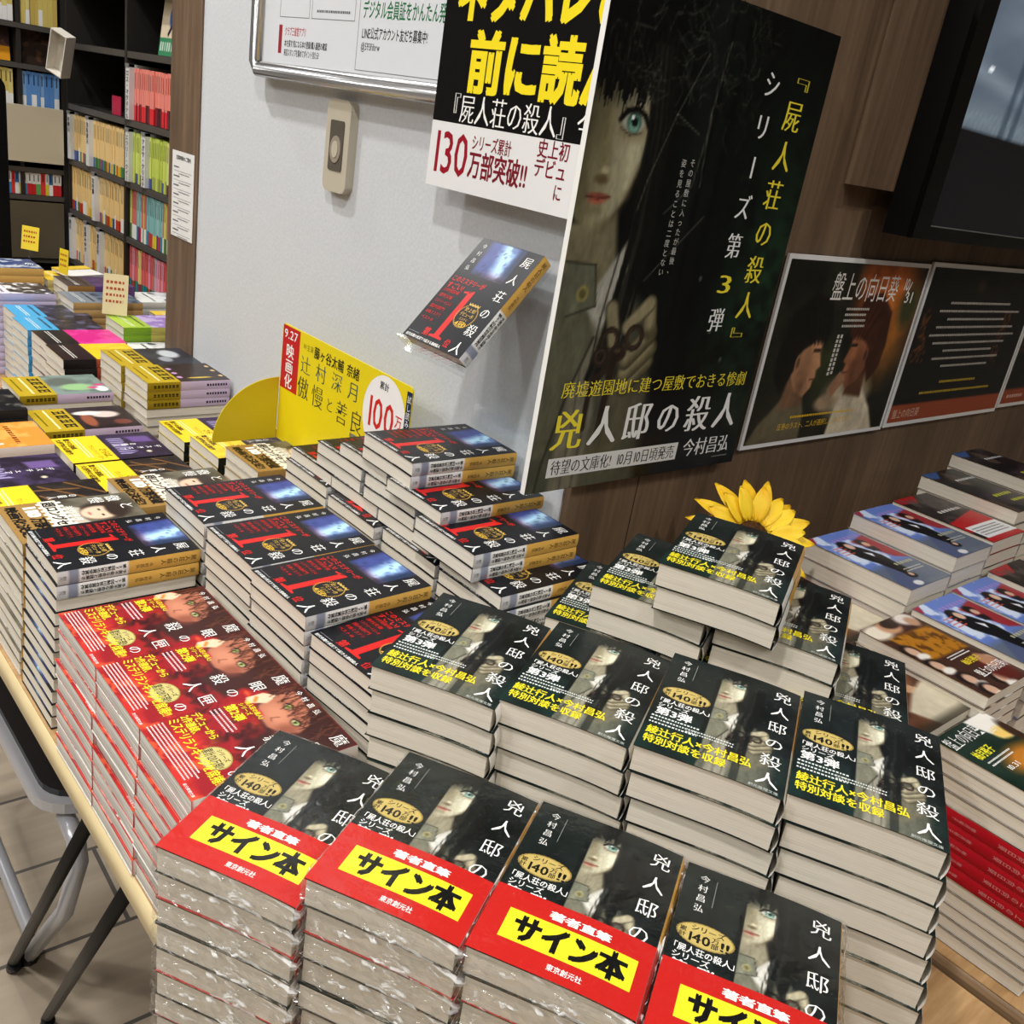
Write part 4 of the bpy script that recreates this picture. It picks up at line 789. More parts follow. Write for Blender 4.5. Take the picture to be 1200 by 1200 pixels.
for y, x, wh in ((.6525, .664, 'nearest'), (.765, .666, 'second'), (.873, .657, 'third'), (.9985, .668, 'farthest')): sB(x, y, 14, 14, f'{wh} base pile along the white wall', -90, 6)
for y, wh in ((.6055, 'nearest'), (.7105, 'middle'), (.8155, 'farthest')): stack('C', .3275, y, 9, HALF, wC, f'the {wh} red pile at the table edge', GC_, seed=3, jit=.002, lean=.03, ldir=(-1, 0))
# ------------------------------------------------------------------ other paperbacks along the white wall
def sL(key, x0, y0, top, what, where, group, n=None, T=None, flip=99, lean=0):
    t = KIND[key]['T']; n = n or max(1, int(round((top-ZT)/t))); stack(key, x0+.074, y0+.0525, n, HALF, what, 'the '+where, group, z0=ZT, seed=8, flip=flip, lean=lean, ldir=(-1, 0))
GZ = 'film tie-in paperbacks with woman cover'; GD_ = 'yellow banded crime paperbacks'; GF = 'olive banded paperbacks'
wZ = 'film tie-in paperback'; wD = 'yellow banded paperback'; wF = 'olive banded paperback'
sL('Z', .417, 1.10, -.51, wZ, 'pile beyond the middle number-one row', GZ); sL('Z', .262, 1.015, -.495, wZ, 'pile at the table edge', GZ, flip=1, lean=.05); sL('Z', .6, 1.137, -.494, wZ, 'pile before the yellow standing sign', GZ)
sL('D', .417, 1.227, -.53, wD, 'middle row pile beside the woman covers', GD_); sL('P', .417, 1.34, -.538, wD, 'middle row pile with purple covers', GD_); sL('D', .262, 1.13, -.525, wD, 'low pile at the table edge', GD_)
sL('D', .6, 1.262, -.522, wD, 'wall side pile at the sign wing', GD_); sL('P', .6, 1.385, -.538, wD, 'wall side purple pile behind the sign wing', GD_)
sL('P0', .254, 1.262, -.53, 'thick black and purple paperback', 'edge pile with black spines', 'black and purple paperbacks')
sL('F4', .417, 1.467, -.53, wF, 'middle row pile with hand and bird cover', GF, flip=1); sL('F3', .417, 1.6, -.516, wF, 'middle row pile with green cover', GF, flip=1)
sL('F2', .6, 1.54, -.488, wF, 'wall side pile with three lilac spines', GF, flip=3); sL('F1', .595, 1.6475, -.472, wF, 'wall side pile with grey photo cover', GF, n=11)
sL('crime', .262, 1.40, -.53, 'orange paperback with white panel', 'pile at the far table edge', 'orange paperbacks'); sL('dark', .262, 1.53, -.52, 'dark paperback', 'far pile behind the orange covers', 'dark paperbacks')
# ------------------------------------------------------------------ film novels along the wood wall
GR = 'paperbacks on the wood wall table'
def sR(key, x0, y0, top, what, where): t = KIND[key]['T']; n = int(round((top-ZT)/t)); stack(key, x0+.0525, y0+.074, n, 0, what, 'the '+where, GR, seed=5)
sR('R5', .856, .2705, -.472, 'brown two-men paperback', 'pile behind the front film novel')
sR('R6', .957, .258, -.457, 'gold photo-collage paperback', 'pile beside the blue covers'); sR('R5', .957, .413, -.47, 'brown two-men paperback', 'back pile half hidden by sunflower side')
sR('R1', 1.066, .253, -.441, 'blue suited-man paperback', 'front left blue pile'); sR('R1', 1.175, .256, -.441, 'blue suited-man paperback', 'front right blue pile')
sR('R1', 1.066, .408, -.419, 'blue suited-man paperback', 'back left blue pile'); sR('R1', 1.175, .410, -.410, 'blue suited-man paperback', 'back right blue pile')
sR('R2', 1.285, .412, -.401, 'red-black white-label paperback', 'back pile by the black covers'); sR('R2', 1.285, .258, -.441, 'red-black white-label paperback', 'front pile beside the blue covers')
sR('R3', 1.394, .430, -.381, 'black paperback with lime lettering', 'left pile at the wood wall'); sR('R3', 1.503, .440, -.361, 'black paperback with lime lettering', 'right pile at the wood wall')
# the front film novel pile: dark covers, five with red spines turned out
def sF():
    t = KIND['R4']['T']
    for k in range(14):
        i = 13-k; flip = 4 <= i <= 8
        wh = 'the front film novel pile'
        what = 'red-spined paperback' if flip else 'green and orange film paperback'
        book('R4', .9115 if not flip else .911, .188, ZT+k*t, math.pi if flip else 0, f'{what}, {ORD[i]}{"" if i == 0 else " from top"} of {wh}', GR)
sF()
# ------------------------------------------------------------------ posters and signs (flat boards at their real place)
def frame_xz(x0, z0, y, sgn=-1):
    """print coordinates in millimetres on a board facing -y; x to the right"""
    return lambda g, z: np.stack([x0+np.asarray(g)[:, 0]/1000, np.full(len(g), y-z), z0+H+np.asarray(g)[:, 1]/1000], -1)
def frame_yz(y0, z0, x):
    """board facing -x; print x runs towards -y"""
    return lambda g, z: np.stack([np.full(len(g), x-z), y0-np.asarray(g)[:, 0]/1000, z0+H+np.asarray(g)[:, 1]/1000], -1)
def board(mb, mp, W, Ht, t, c=(236, 236, 232), front=True):
    """foam board W x Ht mm, t m thick, its front lies at the print plane"""
    g = np.array([(0, 0), (W, 0), (W, Ht), (0, Ht)], float); a = mp(g, -.0002); b = mp(g, -t)
    mb.raw(np.concatenate([a, b]), [(0, 1, 2, 3), (7, 6, 5, 4)]+[(i, 4+i, 4+(i+1) % 4, (i+1) % 4) for i in range(4)], c)
def flatgrid(mb, mp, W, Ht, nx, ny, paint, x0=0, y0=0):
    gx = np.linspace(0, W, nx+1); gy = np.linspace(0, Ht, ny+1); X, Y = np.meshgrid(gx, gy); X = X.ravel(); Y = Y.ravel()
    mb.raw(mp(np.stack([X+x0, Y+y0], -1), 0), [(j*(nx+1)+i, j*(nx+1)+i+1, (j+1)*(nx+1)+i+1, (j+1)*(nx+1)+i) for j in range(ny) for i in range(nx)], lin(np.clip(paint(X, Y), 0, 255)))
def made(mb, name, label, cat, group=None, m=None): return tag(mb.obj(name, m or PRINT), label, cat, group)
# the big green-eyed girl poster
mb = MB(); mp = frame_xz(.6655, -.3548, .672); board(mb, mp, 367.5, 508, .007)
flatgrid(mb, mp, 367.5, 508, 190, 264, p_poster)
pu = lambda u, v: (u*367.5, v*508)
def vcol(s, u0, v0, u1, v1, sz, col, bold=.02, cols=None):
    n = len(s)
    for i, ch in enumerate(s):
        t = i/(n-1); x, y = pu(u0+(u1-u0)*t, v0+(v1-v0)*t); text(mb, ch, (x-sz/2, y-sz/2, x+sz/2, y+sz/2), (cols or {}).get(i, col), mp, bold, ch in 'ー『』')
PY = (240, 222, 60); PW = (236, 238, 236)
vcol('『屍人荘の殺人』', .852, .905, .852, .322, 34, PY, -.034); vcol('シリーズ第3弾', .714, .872, .712, .371, 29, PW, -.036, {5: PY})
vcol('その屋敷に入ったが最後、', .432, .694, .432, .478, 8.2, (186, 186, 180), 0); vcol('姿を見ることは二度とない', .394, .691, .394, .473, 8.2, (186, 186, 180), 0)
text(mb, '廃墟遊園地に建つ屋敷でおきる惨劇', (28, 105, 352, 124), PY, mp, -.02)
for i, (ch, sz) in enumerate(zip('兇人邸の殺人', (48, 48, 48, 44, 48, 48))): x = 48+i*55.5; text(mb, ch, (x-sz/2, 70-sz/2+i*.8, x+sz/2, 70+sz/2+i*.8), PY if i == 0 else (236, 236, 234), mp, -.045)
rect(mb, (27, 16, 245, 38), (220, 220, 218), mp); text(mb, '待望の文庫化! 10月10日頃発売', (32, 18, 240, 36), BK, mp, -.024, z=.0002); text(mb, '今村昌弘', (256, 17, 350, 41), (232, 232, 230), mp, -.036)
marks(mb, (320, 10, 352, 14), 1, (130, 134, 130), mp, 3); text(mb, '創元推理', (90, 496, 120, 504), (150, 150, 146), mp, 0)
made(mb, 'poster', 'large dark poster of a green-eyed girl with Japanese titles, at the wood wall corner', 'poster')
# the black, yellow and white announcement board left of it
mb = MB(); mp = frame_yz(.991, -.0763, .722); board(mb, mp, 308, 325, .004)
rect(mb, (0, 0, 308, 325), (226, 226, 226), mp, .00003); rect(mb, (0, 73, 308, 325), (14, 13, 14), mp, .00008)
text(mb, 'ネタバレさ', (20, 178, 296, 246), (244, 222, 40), mp, .055); text(mb, '前に読ん', (54, 107, 302, 172), (244, 222, 40), mp, .055)
text(mb, '『屍人荘の殺人』今', (22, 74, 272, 106), WH, mp, -.024); text(mb, '130', (3, 10, 78, 74), (150, 22, 40), mp, .008)
text(mb, 'シリーズ累計', (80, 48, 150, 65), (120, 24, 40), mp, .02); text(mb, '万部突破!!', (78, 18, 182, 48), (120, 24, 40), mp, .03); text(mb, '史上初', (192, 54, 242, 73), (120, 24, 40), mp, .02); text(mb, 'デビュ', (190, 34, 242, 54), (120, 24, 40), mp, .02); text(mb, 'に', (226, 14, 240, 32), (120, 24, 40), mp, .02)
made(mb, 'announcement_board', 'black and white board with big yellow lettering and red 130, beside the girl poster', 'sign')
# film posters on the wood wall
mb = MB(); mp = frame_xz(1.06, -.346, .682); board(mb, mp, 378, 260, .004, (228, 228, 226)); mp2 = frame_xz(1.066, -.340, .6818)
flatgrid(mb, mp2, 366, 248, 170, 116, p_film); text(mb, '盤上の向日葵', (112, 196, 292, 236), (232, 228, 220), mp2, .0); text(mb, '10', (304, 212, 322, 236), WH, mp2, .01); text(mb, '/', (318, 204, 332, 232), WH, mp2, 0); text(mb, '31', (318, 194, 342, 216), WH, mp2, .01)
marks(mb, (164, 158, 226, 190), 4, (210, 206, 196), mp2, 4); marks(mb, (158, 92, 176, 150), 2, (206, 202, 194), mp2, 6, vert=True)
text(mb, '圧巻のラスト、二人が選択した“その先”に', (70, 16, 262, 26), (226, 182, 40), mp2, 0); marks(mb, (96, 30, 268, 38), 1, (226, 182, 40), mp2, 8)
made(mb, 'film_poster', 'white-bordered film poster of two men face to face on the wood wall', 'poster', 'film posters')
mb = MB(); mp = frame_xz(1.445, -.344, .682); board(mb, mp, 424, 262, .004, (228, 228, 226)); mp2 = frame_xz(1.452, -.337, .6818)
flatgrid(mb, mp2, 410, 248, 90, 56, p_blackposter)
for i, w_ in enumerate((250, 310, 240, 300, 330, 290, 200, 260, 180)): marks(mb, (215-w_/2, 190-i*13, 215+w_/2, 199-i*13), 1, (196, 190, 180), mp2, i)
for i, w_ in enumerate((150, 270)): marks(mb, (215-w_/2, 58-i*17, 215+w_/2, 68-i*17), 1, (196, 166, 46), mp2, i+20)
text(mb, '盤上の向日葵', (10, 6, 100, 22), (214, 180, 160), mp2, 0)
made(mb, 'film_poster', 'black film poster with centred white text and rust strip at its foot', 'poster', 'film posters')
mb = MB(); mp = frame_xz(1.874, -.338, .682); board(mb, mp, 378, 260, .004, (228, 228, 226)); mp2 = frame_xz(1.881, -.331, .6818)
flatgrid(mb, mp2, 364, 246, 60, 40, p_blackposter); marks(mb, (20, 6, 100, 22), 1, (214, 180, 160), mp2, 2)
made(mb, 'film_poster', 'dark film poster cut by the right picture edge, right of the black one', 'poster', 'film posters')
mb = MB(); mp = frame_xz(.96, .232, .684); board(mb, mp, 205, 150, .002, (222, 222, 220)); made(mb, 'paper_notice', 'white paper notice at the top of the wood wall above the girl poster', 'notice', None, MATTE)
# framed white notice panel
o = empty('notice_panel', (.755, 1.16, .25)); tag(o, 'silver framed white notice panel high on the white wall', 'notice board')
def ap(mb, name, m): me = mb.obj(name, m, o); me.data.transform(Matrix.Translation((-.755, -1.16, -.25-H))); return me
mb = MB(); mb.box(.738, .86, .018+H, .755, 1.478, .5+H, (206, 208, 210))
mp = frame_yz(1.462, .036, .7378); rect(mb, (0, 0, 590, 450), (214, 217, 222), mp, .0001)
for b in ((46, 62, 132, 130), (138, 62, 252, 130)):
    for e in ((b[0], b[1], b[2], b[1]+1), (b[0], b[1], b[0]+1, b[3]), (b[2]-1, b[1], b[2], b[3])): rect(mb, e, (120, 122, 126), mp, .0002)
for e in ((262, 4, 560, 5), (262, 4, 263, 130)): rect(mb, e, (120, 122, 126), mp, .0002)
marks(mb, (152, 68, 240, 76), 1, BK, mp, 3, 1); text(mb, 'クラブ三省堂アプリ', (64, 38, 126, 50), (176, 40, 50), mp, .02); text(mb, '本を探す/気になる本の登録/購入履歴の確認', (64, 23, 186, 33), BK, mp, .02); text(mb, '来店スタンプを集めてポイント当たる!', (64, 11, 166, 21), BK, mp, .02)
rect(mb, (46, 14, 56, 52), (150, 44, 54), mp, .0002); text(mb, 'デジタル会員証をかんたん発行', (270, 66, 466, 88), (34, 110, 64), mp, .02); text(mb, 'LINE公式アカウント友だち募集中!', (272, 42, 420, 57), BK, mp, .02); text(mb, '@593fihrw', (272, 28, 318, 40), BK, mp, .01)
ap(mb, 'panel', PRINT)
AL = plain('aluminium_frame', (196, 197, 200), .22, .5, .85)
mb = MB(); mb.tube([(.735, .86, .022+H), (.735, 1.472, .022+H), (.735, 1.484, .034+H), (.735, 1.484, .5+H)], .0085, n=14); mb.tube([(.742, .86, .030+H), (.742, 1.476, .030+H), (.742, 1.476, .5+H)], .009, n=12)
mb.box(.731, 1.466, .036+H, .745, 1.476, .5+H); f_ = ap(mb, 'frame', AL)
for p in f_.data.polygons: p.use_smooth = True
# switch plate
o = empty('wall_switch_plate', (.7549, 1.237, -.06)); tag(o, 'beige upright wall plate with dark keyhole window under the framed panel', 'switch plate')
IV = plain('ivory_plastic', (186, 178, 160), .35); CH = plain('dark_glass', (86, 80, 70), .2); RING = plain('lock_ring', (150, 138, 124), .3)
mb = MB(); mb.prism(rounded(-.031, -.061, .031, .061, .012), -.013, -.0, ax='x'); mb.obj('plate', IV, o)
mb = MB(); mb.prism(rounded(-.018, -.032, .018, .034, .003), -.0142, -.0125, ax='x'); w_ = mb.obj('window', CH, o)
mb = MB(); n = 24; mb.prism([(.014*math.cos(t), -.004+.018*math.sin(t)) for t in np.linspace(0, 6.283, n, endpoint=False)], -.0152, -.014, ax='x'); k_ = mb.obj('lock', RING, o)
mb = MB(); mb.prism([(.008*math.cos(t), -.004+.011*math.sin(t)) for t in np.linspace(0, 6.283, n, endpoint=False)], -.016, -.015, ax='x'); mb.obj('lock_core', IV, k_)
# typed sheet on the pillar
mb = MB(); mp = frame_yz(1.823, -.284, .7505); board(mb, mp, 96, 153, .0008, (222, 222, 220))
text(mb, '営業時間のご案内', (18, 138, 82, 146), BK, mp, .01)
for i in range(8): marks(mb, (8, 122-i*16, 34, 128-i*16), 1, (40, 40, 40), mp, i); rect(mb, (8, 118-i*16, 86, 118.6-i*16), (120, 120, 120), mp); marks(mb, (30, 112-i*16, 80, 116-i*16), 1, (110, 110, 110), mp, i+30)
made(mb, 'paper_notice', 'white typed list sheet hanging on the brown pillar edge', 'notice', None, MATTE)
# yellow standing sign with side wing
SIGNX = (70, 112, 147, 180, 218)
o = empty('shelf_sign', (.70, 1.10, -.40)); tag(o, 'yellow cardboard shelf sign with red end block and rounded side wing', 'sign')
def back(ob): ob.data.transform(Matrix.Translation((-.70, -1.10, .40-H))); return ob
mb = MB(); mp = frame_yz(1.2735, -.4995, .6995)
P_ = [p for p in rounded(0, 0, 340, 182, 7) if p[1] > 90]+[(0, 0), (205, 0), (205, 78), (340, 78)]; n = len(P_); a = mp(np.array(P_), 0); b = mp(np.array(P_), -.0015); mb.raw(np.concatenate([a, b]), [tuple(range(n)), tuple(range(n, 2*n))[::-1]]+[(i, n+i, n+(i+1) % n, (i+1) % n) for i in range(n)], (228, 206, 26))
rect(mb, (1, 84, 52, 180), (190, 30, 34), mp); text(mb, '9.27', (5, 160, 46, 178), WH, mp, .01, z=.0002)
for i, ch in enumerate('映画化'): text(mb, ch, (13, 133-i*23, 37, 155-i*23), WH, mp, .02, z=.0002)
text(mb, 'W主演', (62, 158, 92, 168), (110, 96, 20), mp, .0); text(mb, '藤ヶ谷太輔 奈緒', (94, 153, 216, 171), BK, mp, .02)
for i, ch in enumerate('辻村深月'): text(mb, ch, (58+i*44, 122, 88+i*44, 150), (36, 70, 84), mp, -.014)
for i, (ch, s, x) in enumerate(zip('傲慢と善良', (34, 34, 22, 34, 34), SIGNX)): text(mb, ch, (x-s/2, 101-s/2-i*1.2, x+s/2, 101+s/2-i*1.2), (30, 40, 44), mp, -.014)
ell(mb, 281, 124, 50, 56, (238, 238, 236), mp, .0001); text(mb, '累計', (266, 160, 288, 171), BK, mp, .02, z=.0002); text(mb, '100', (238, 98, 308, 156), (200, 34, 34), mp, .01, z=.0002); text(mb, '万部', (308, 100, 324, 138), (200, 34, 34), mp, .02, True, z=.0002)
rect(mb, (328, 79, 339.6, 175), (26, 44, 72), mp, .00015); text(mb, '試し読みできます', (329.5, 84, 338.5, 170), WH, mp, .0, True, z=.0003)
back(mb.obj('panel', PRINT, o))
mb = MB(); Q_ = [(0, 0)]+[(-.104*math.sin(t)*1.0, .0+.098*math.cos(t)) for t in np.linspace(0, math.pi/2, 18)]
v = [(.6985+x, 1.2735+d, -.50+z+H) for d in (0, .0015) for x, z in Q_]; n = len(Q_); mb.raw(v, [tuple(range(n)), tuple(range(n, 2*n))[::-1]]+[(i, (i+1) % n, n+(i+1) % n, n+i) for i in range(n)], (206, 184, 36)); back(mb.obj('side_wing', PRINT, o))
# ------------------------------------------------------------------ display copy on its clear stand
B_ = KIND['B']
o = empty('paperback_book', (0, 0, 0)); tag(o, 'black paperback with red number one, tilted alone on the clear stand', 'book', GB)
for pn, me in B_['parts']: link(pn, me, o)
rot = Matrix.Rotation(R(-90.28), 4, 'Z') @ Matrix.Rotation(R(48.66), 4, 'X')
# the cover plane carries the measured centre
o.matrix_world = Matrix.Translation((.6747, .8161, -.1744+H)) @ rot @ Matrix.Translation((0, 0, -B_['T']-B_['D']))
st = empty('acrylic_stand', (.7505, .8161, -.39)); tag(st, 'clear acrylic stand holding the tilted copy against the white wall', 'book stand')
mb = MB(); mb.box(-.0012, -.058, ZT+.39+.0005, .0012, .058, .25, (255, 255, 255)); mb.obj('upright', ACRYL, st)
mb = MB(); mb.box(-.0565, -.084, -.0022, .0565, .084, -.0004)
tr = mb.obj('tray', ACRYL, st); TT = Matrix.Translation((.6747, .8161, -.1744+H)) @ rot @ Matrix.Translation((0, 0, -B_['T']-B_['D']-.0008)); tr.data.transform(Matrix.Translation((-.7505, -.8161, .39-H)) @ TT)
mb = MB(); mb.box(-.0565, -.0795, -.0004, .0565, -.0768, .0205)
tr = mb.obj('lip', ACRYL, st); tr.data.transform(Matrix.Translation((-.7505, -.8161, .39-H)) @ TT)
# ------------------------------------------------------------------ wall screen
o = empty('wall_screen', (1.72, .6595, .28)); tag(o, 'black wall-hung television at the upper right with a grey-blue and black screen', 'television')
def bk(ob): ob.data.transform(Matrix.Translation((-1.72, -.6595, -.28-H))); return ob
def bb(name, b, m, par=None): q = MB(); q.box(b[0], b[1], b[2]+H, b[3], b[4], b[5]+H); return bk(q.obj(name, m, par or o))
GLB = plain('glossy_black', (6, 6, 7), .15, .25)
bb('housing', (1.222, .625, -.047, 2.25, .6594, .6), BLK)
z_ = .6
bb('bezel', (1.222, .6165, -.0468, 2.25, .625, -.030), GLB); bb('bezel', (1.222, .6165, -.030, 1.262, .625, .6), GLB)
q = MB(); q.box(1.2618, .6166, -.0302+H, 2.25, .6172, -.0284+H); bk(q.obj('trim_line', AL, o))
def p_tv(X, Y):  # grey-blue tones with pale streaks, near black at the bottom, shown by emission
    P = Paint(X, Y, (92, 103, 115)); n = fbm(X*.006, Y*.014, 4); P.c += (n[:, None]-.5)*50
    P.mix(np.clip(1-np.abs(Y-(190-.10*X))/16, 0, 1)*.7, (128, 140, 150)); P.mix(np.clip(1-np.abs(Y-(138-.03*X))/26, 0, 1)*.6, (110, 122, 128))
    for i in range(16): P.path([(i*14, 128), (i*14+9, 146), (i*14+14, 128)], 1.5, (120, 134, 138), 3, .5)
    for x in (120, 150, 210): P.cap((x, 100), (x+30, 420), 8, (40, 54, 66), 6, .6)
    P.ell(40, 196, 7, 3, (230, 236, 240), .4); P.mix(np.where(Y < 126, 1., 0), (9, 9, 11)); P.mix(np.where(Y > 330, 1., 0), (120, 130, 138)); return P.c
mb = MB(); mp = frame_xz(1.262, -.03, .6205); flatgrid(mb, mp, 985, 630, 160, 110, p_tv)
SM, N_, L_, b_ = new_mat('emissive_screen'); a_ = N_.new('ShaderNodeAttribute'); a_.attribute_name = 'Col'; b_.inputs['Base Color'].default_value = (.008, .008, .009, 1); b_.inputs['Roughness'].default_value = .1; b_.inputs['Specular IOR Level'].default_value = .2
L_.new(a_.outputs['Color'], b_.inputs['Emission Color']); b_.inputs['Emission Strength'].default_value = .9
bk(mb.obj('screen', SM, o))
# ------------------------------------------------------------------ sunflower
SUNF = (.945, .56, -.402); o = empty('artificial_sunflower', SUNF); tag(o, 'yellow artificial sunflower behind the topmost girl-cover paperback', 'flower'); o.rotation_euler = (R(38), R(-30), 0)
PET = noise_mat('petal_yellow', (232, 176, 20), (250, 214, 50), (30, 30, 30), 1, 3, .5, .1, .3); CEN = noise_mat('sunflower_centre', (44, 26, 12), (86, 52, 20), (1, 1, 1), 260, 2, .8, .6, .2); STEM = plain('stem_green', (64, 106, 44), .6)
rd = random.Random(4)
for k in range(30):
    ring = k % 2; t = 2*math.pi*k/30+rd.uniform(-.08, .08); L0 = .05 if ring else .06; wd = .0118; tilt = R(28 if ring else 8)+rd.uniform(-.2, .2); v = []; f = []; tw = rd.uniform(-.3, .3)
    for i in range(9):
        s = i/8; w_ = wd*(math.sin(math.pi*min(1, s*.9+.08))**.75)*(1-.25*s); r_ = .021+L0*s*math.cos(tilt); zz = L0*s*math.sin(tilt)-.016*s*s
        for j in (-1, -.5, 0, .5, 1): a = w_*j; v.append((r_*math.cos(t)-a*math.sin(t), r_*math.sin(t)+a*math.cos(t), zz+.0035*j*j+tw*a+.002*(1 if j == 0 else 0)))
    for i in range(8):
        for j in range(4): f.append((i*5+j, i*5+j+1, (i+1)*5+j+1, (i+1)*5+j))
    mb = MB(); mb.raw(v, f, (244, 200, 40)); pe = mb.obj('petal', PET, o, True); md = pe.modifiers.new('thick', 'SOLIDIFY'); md.thickness = .0007
mb = MB(); v = [(0, 0, .009)]+[(r_*.82*math.cos(t), r_*.82*math.sin(t), z_*.74) for r_, z_ in ((.012, .0105), (.022, .006), (.029, 0), (.022, -.008), (.006, -.014)) for t in np.linspace(0, 6.283, 24, endpoint=False)]
f = [(0, 1+k, 1+(k+1) % 24) for k in range(24)]+[(1+j*24+k, 1+(j+1)*24+k, 1+(j+1)*24+(k+1) % 24, 1+j*24+(k+1) % 24) for j in range(4) for k in range(24)]; mb.raw(v, f, (60, 36, 16)); mb.obj('flower_centre', CEN, o, True)
mb = MB(); rm = o.rotation_euler.to_matrix().inverted(); pw = lambda x, y, z: tuple(rm @ Vector((x, y, z)))
mb.tube([(0, 0, -.012), pw(.012, .02, -.05), pw(.01, .045, -.16), pw(.0, .05, ZT+.4025)], .003, (64, 106, 44)); mb.obj('stem', STEM, o, True)
# ------------------------------------------------------------------ bookcases at the back
SHELF = plain('dark_shelf', (40, 37, 35), .45); SHEDGE = plain('shelf_edge', (74, 70, 66), .45)
ZS = [.2, .033, -.139, -.302, -.455, -.611]
XB = 1.04; YB = 3.34
o = empty('bookcase', (XB+.1, 2.6, FL)); tag(o, 'dark bookcase along the wall behind the brown pillar, spines facing the aisle', 'bookcase', 'dark bookcases')
def part(o, name, b, m): q = MB(); l = o.location; q.box(b[0]-l.x, b[1]-l.y, b[2]+H-l.z, b[3]-l.x, b[4]-l.y, b[5]+H-l.z); return q.obj(name, m, o)
part(o, 'back_panel', (XB+.17, 1.85, FL, XB+.185, YB, 1.0), SHELF); part(o, 'side_panel', (XB-.004, 1.848, FL, XB+.17, 1.866, 1.0), SHELF)
for y in (2.55-.3, 2.835, YB-.012): part(o, 'divider', (XB-.004, y, ZT, XB+.17, y+.016, 1.0), SHELF)
part(o, 'base_cabinet', (.752, 1.85, FL, XB+.17, YB, ZT-.001), SHELF)
for z in ZS+[.37, .54]: b = part(o, 'shelf_board', (XB, 1.866, z-.018, XB+.17, YB-.012, z), SHELF); part(o, 'edge_strip', (XB-.003, 1.866, z-.017, XB, YB-.012, z-.001), SHEDGE).parent = o
o2 = empty('bookcase', (.56, YB+.1, FL)); tag(o2, 'dark bookcase across the back with yellow, blue and white spines', 'bookcase', 'dark bookcases')
part(o2, 'back_panel', (.2, YB+.17, FL, 1.036, YB+.18, 1.0), SHELF)
for x in (.2, .898, 1.024): part(o2, 'side_panel', (x, YB, FL, x+.012, YB+.17, 1.0), SHELF)
ZF = [.062, -.047, -.165, -.342, -.425, -.62]
for z in ZF+[.24, .4]: part(o2, 'shelf_board', (.212, YB, z-.016, 1.024, YB+.17, z), SHELF); part(o2, 'edge_strip', (.212, YB-.003, z-.015, 1.024, YB, z-.001), SHEDGE)
CREAM = plain('cream_panel', (190, 180, 156), .5); part(o2, 'drawer_front', (.60, YB-.02, -.325, 1.02, YB-.004, -.163), CREAM); part(o2, 'drawer_front', (.60, YB-.012, -.618, 1.02, YB-.004, -.445), plain('brown_panel', (86, 78, 62), .5))
mb = MB(); mb.prism(rounded(.70, ZT+.0005, .838, -.07, .03), 2.62, 2.64, (12, 12, 12), 'y')
bl = made(mb, 'standing_board', 'black rounded standing board at the left picture edge before the back bookcase', 'board', None, BLK)
bl.data.transform(Matrix.Translation((-.16, 0, H)))
SBK = {}
def shelf_book(c1, c2, frac, t, h, wdt=.1):
    k = (c1, c2, frac, round(t, 4), round(h, 3))
    if k not in SBK:
        mb = MB(); d = .0006
        mb.box(-t/2+.0006, .001, .0006, t/2-.0006, wdt, h-.0015, (206, 200, 188))
        for z0, z1, c in ((0, h*frac, c2), (h*frac, h, c1)):
            if z1 > z0: mb.box(-t/2, -.001, z0, t/2, 0, z1, c); mb.box(-t/2, 0, z0, -t/2+d, wdt, z1, c); mb.box(t/2-d, 0, z0, t/2, wdt, z1, c)
        rect(mb, (-.15*t, h*.62, .15*t, h*.92), tuple(int(q*.5) for q in c1), lambda g, z: np.stack([np.asarray(g)[:, 0], np.full(len(g), -.001-z), np.asarray(g)[:, 1]], -1), .0002)
        SBK[k] = mb.mesh('shelf_book', PRINT)
    return SBK[k]
def cname(c):
    r, g, b = c
    if min(c) > 200: return 'white'
    if r > 170 and g > 150 and b < 150: return 'yellow'
    if r > 150 and g < 130 and b < 130: return 'red'
    if g > 150 and r > 140 and b < 120: return 'lime'
    if b > r+15 and b > 130 and g < b: return 'blue'
    if g > r: return 'teal'
    if r > 180 and b > 130: return 'pink'
    return 'grey'
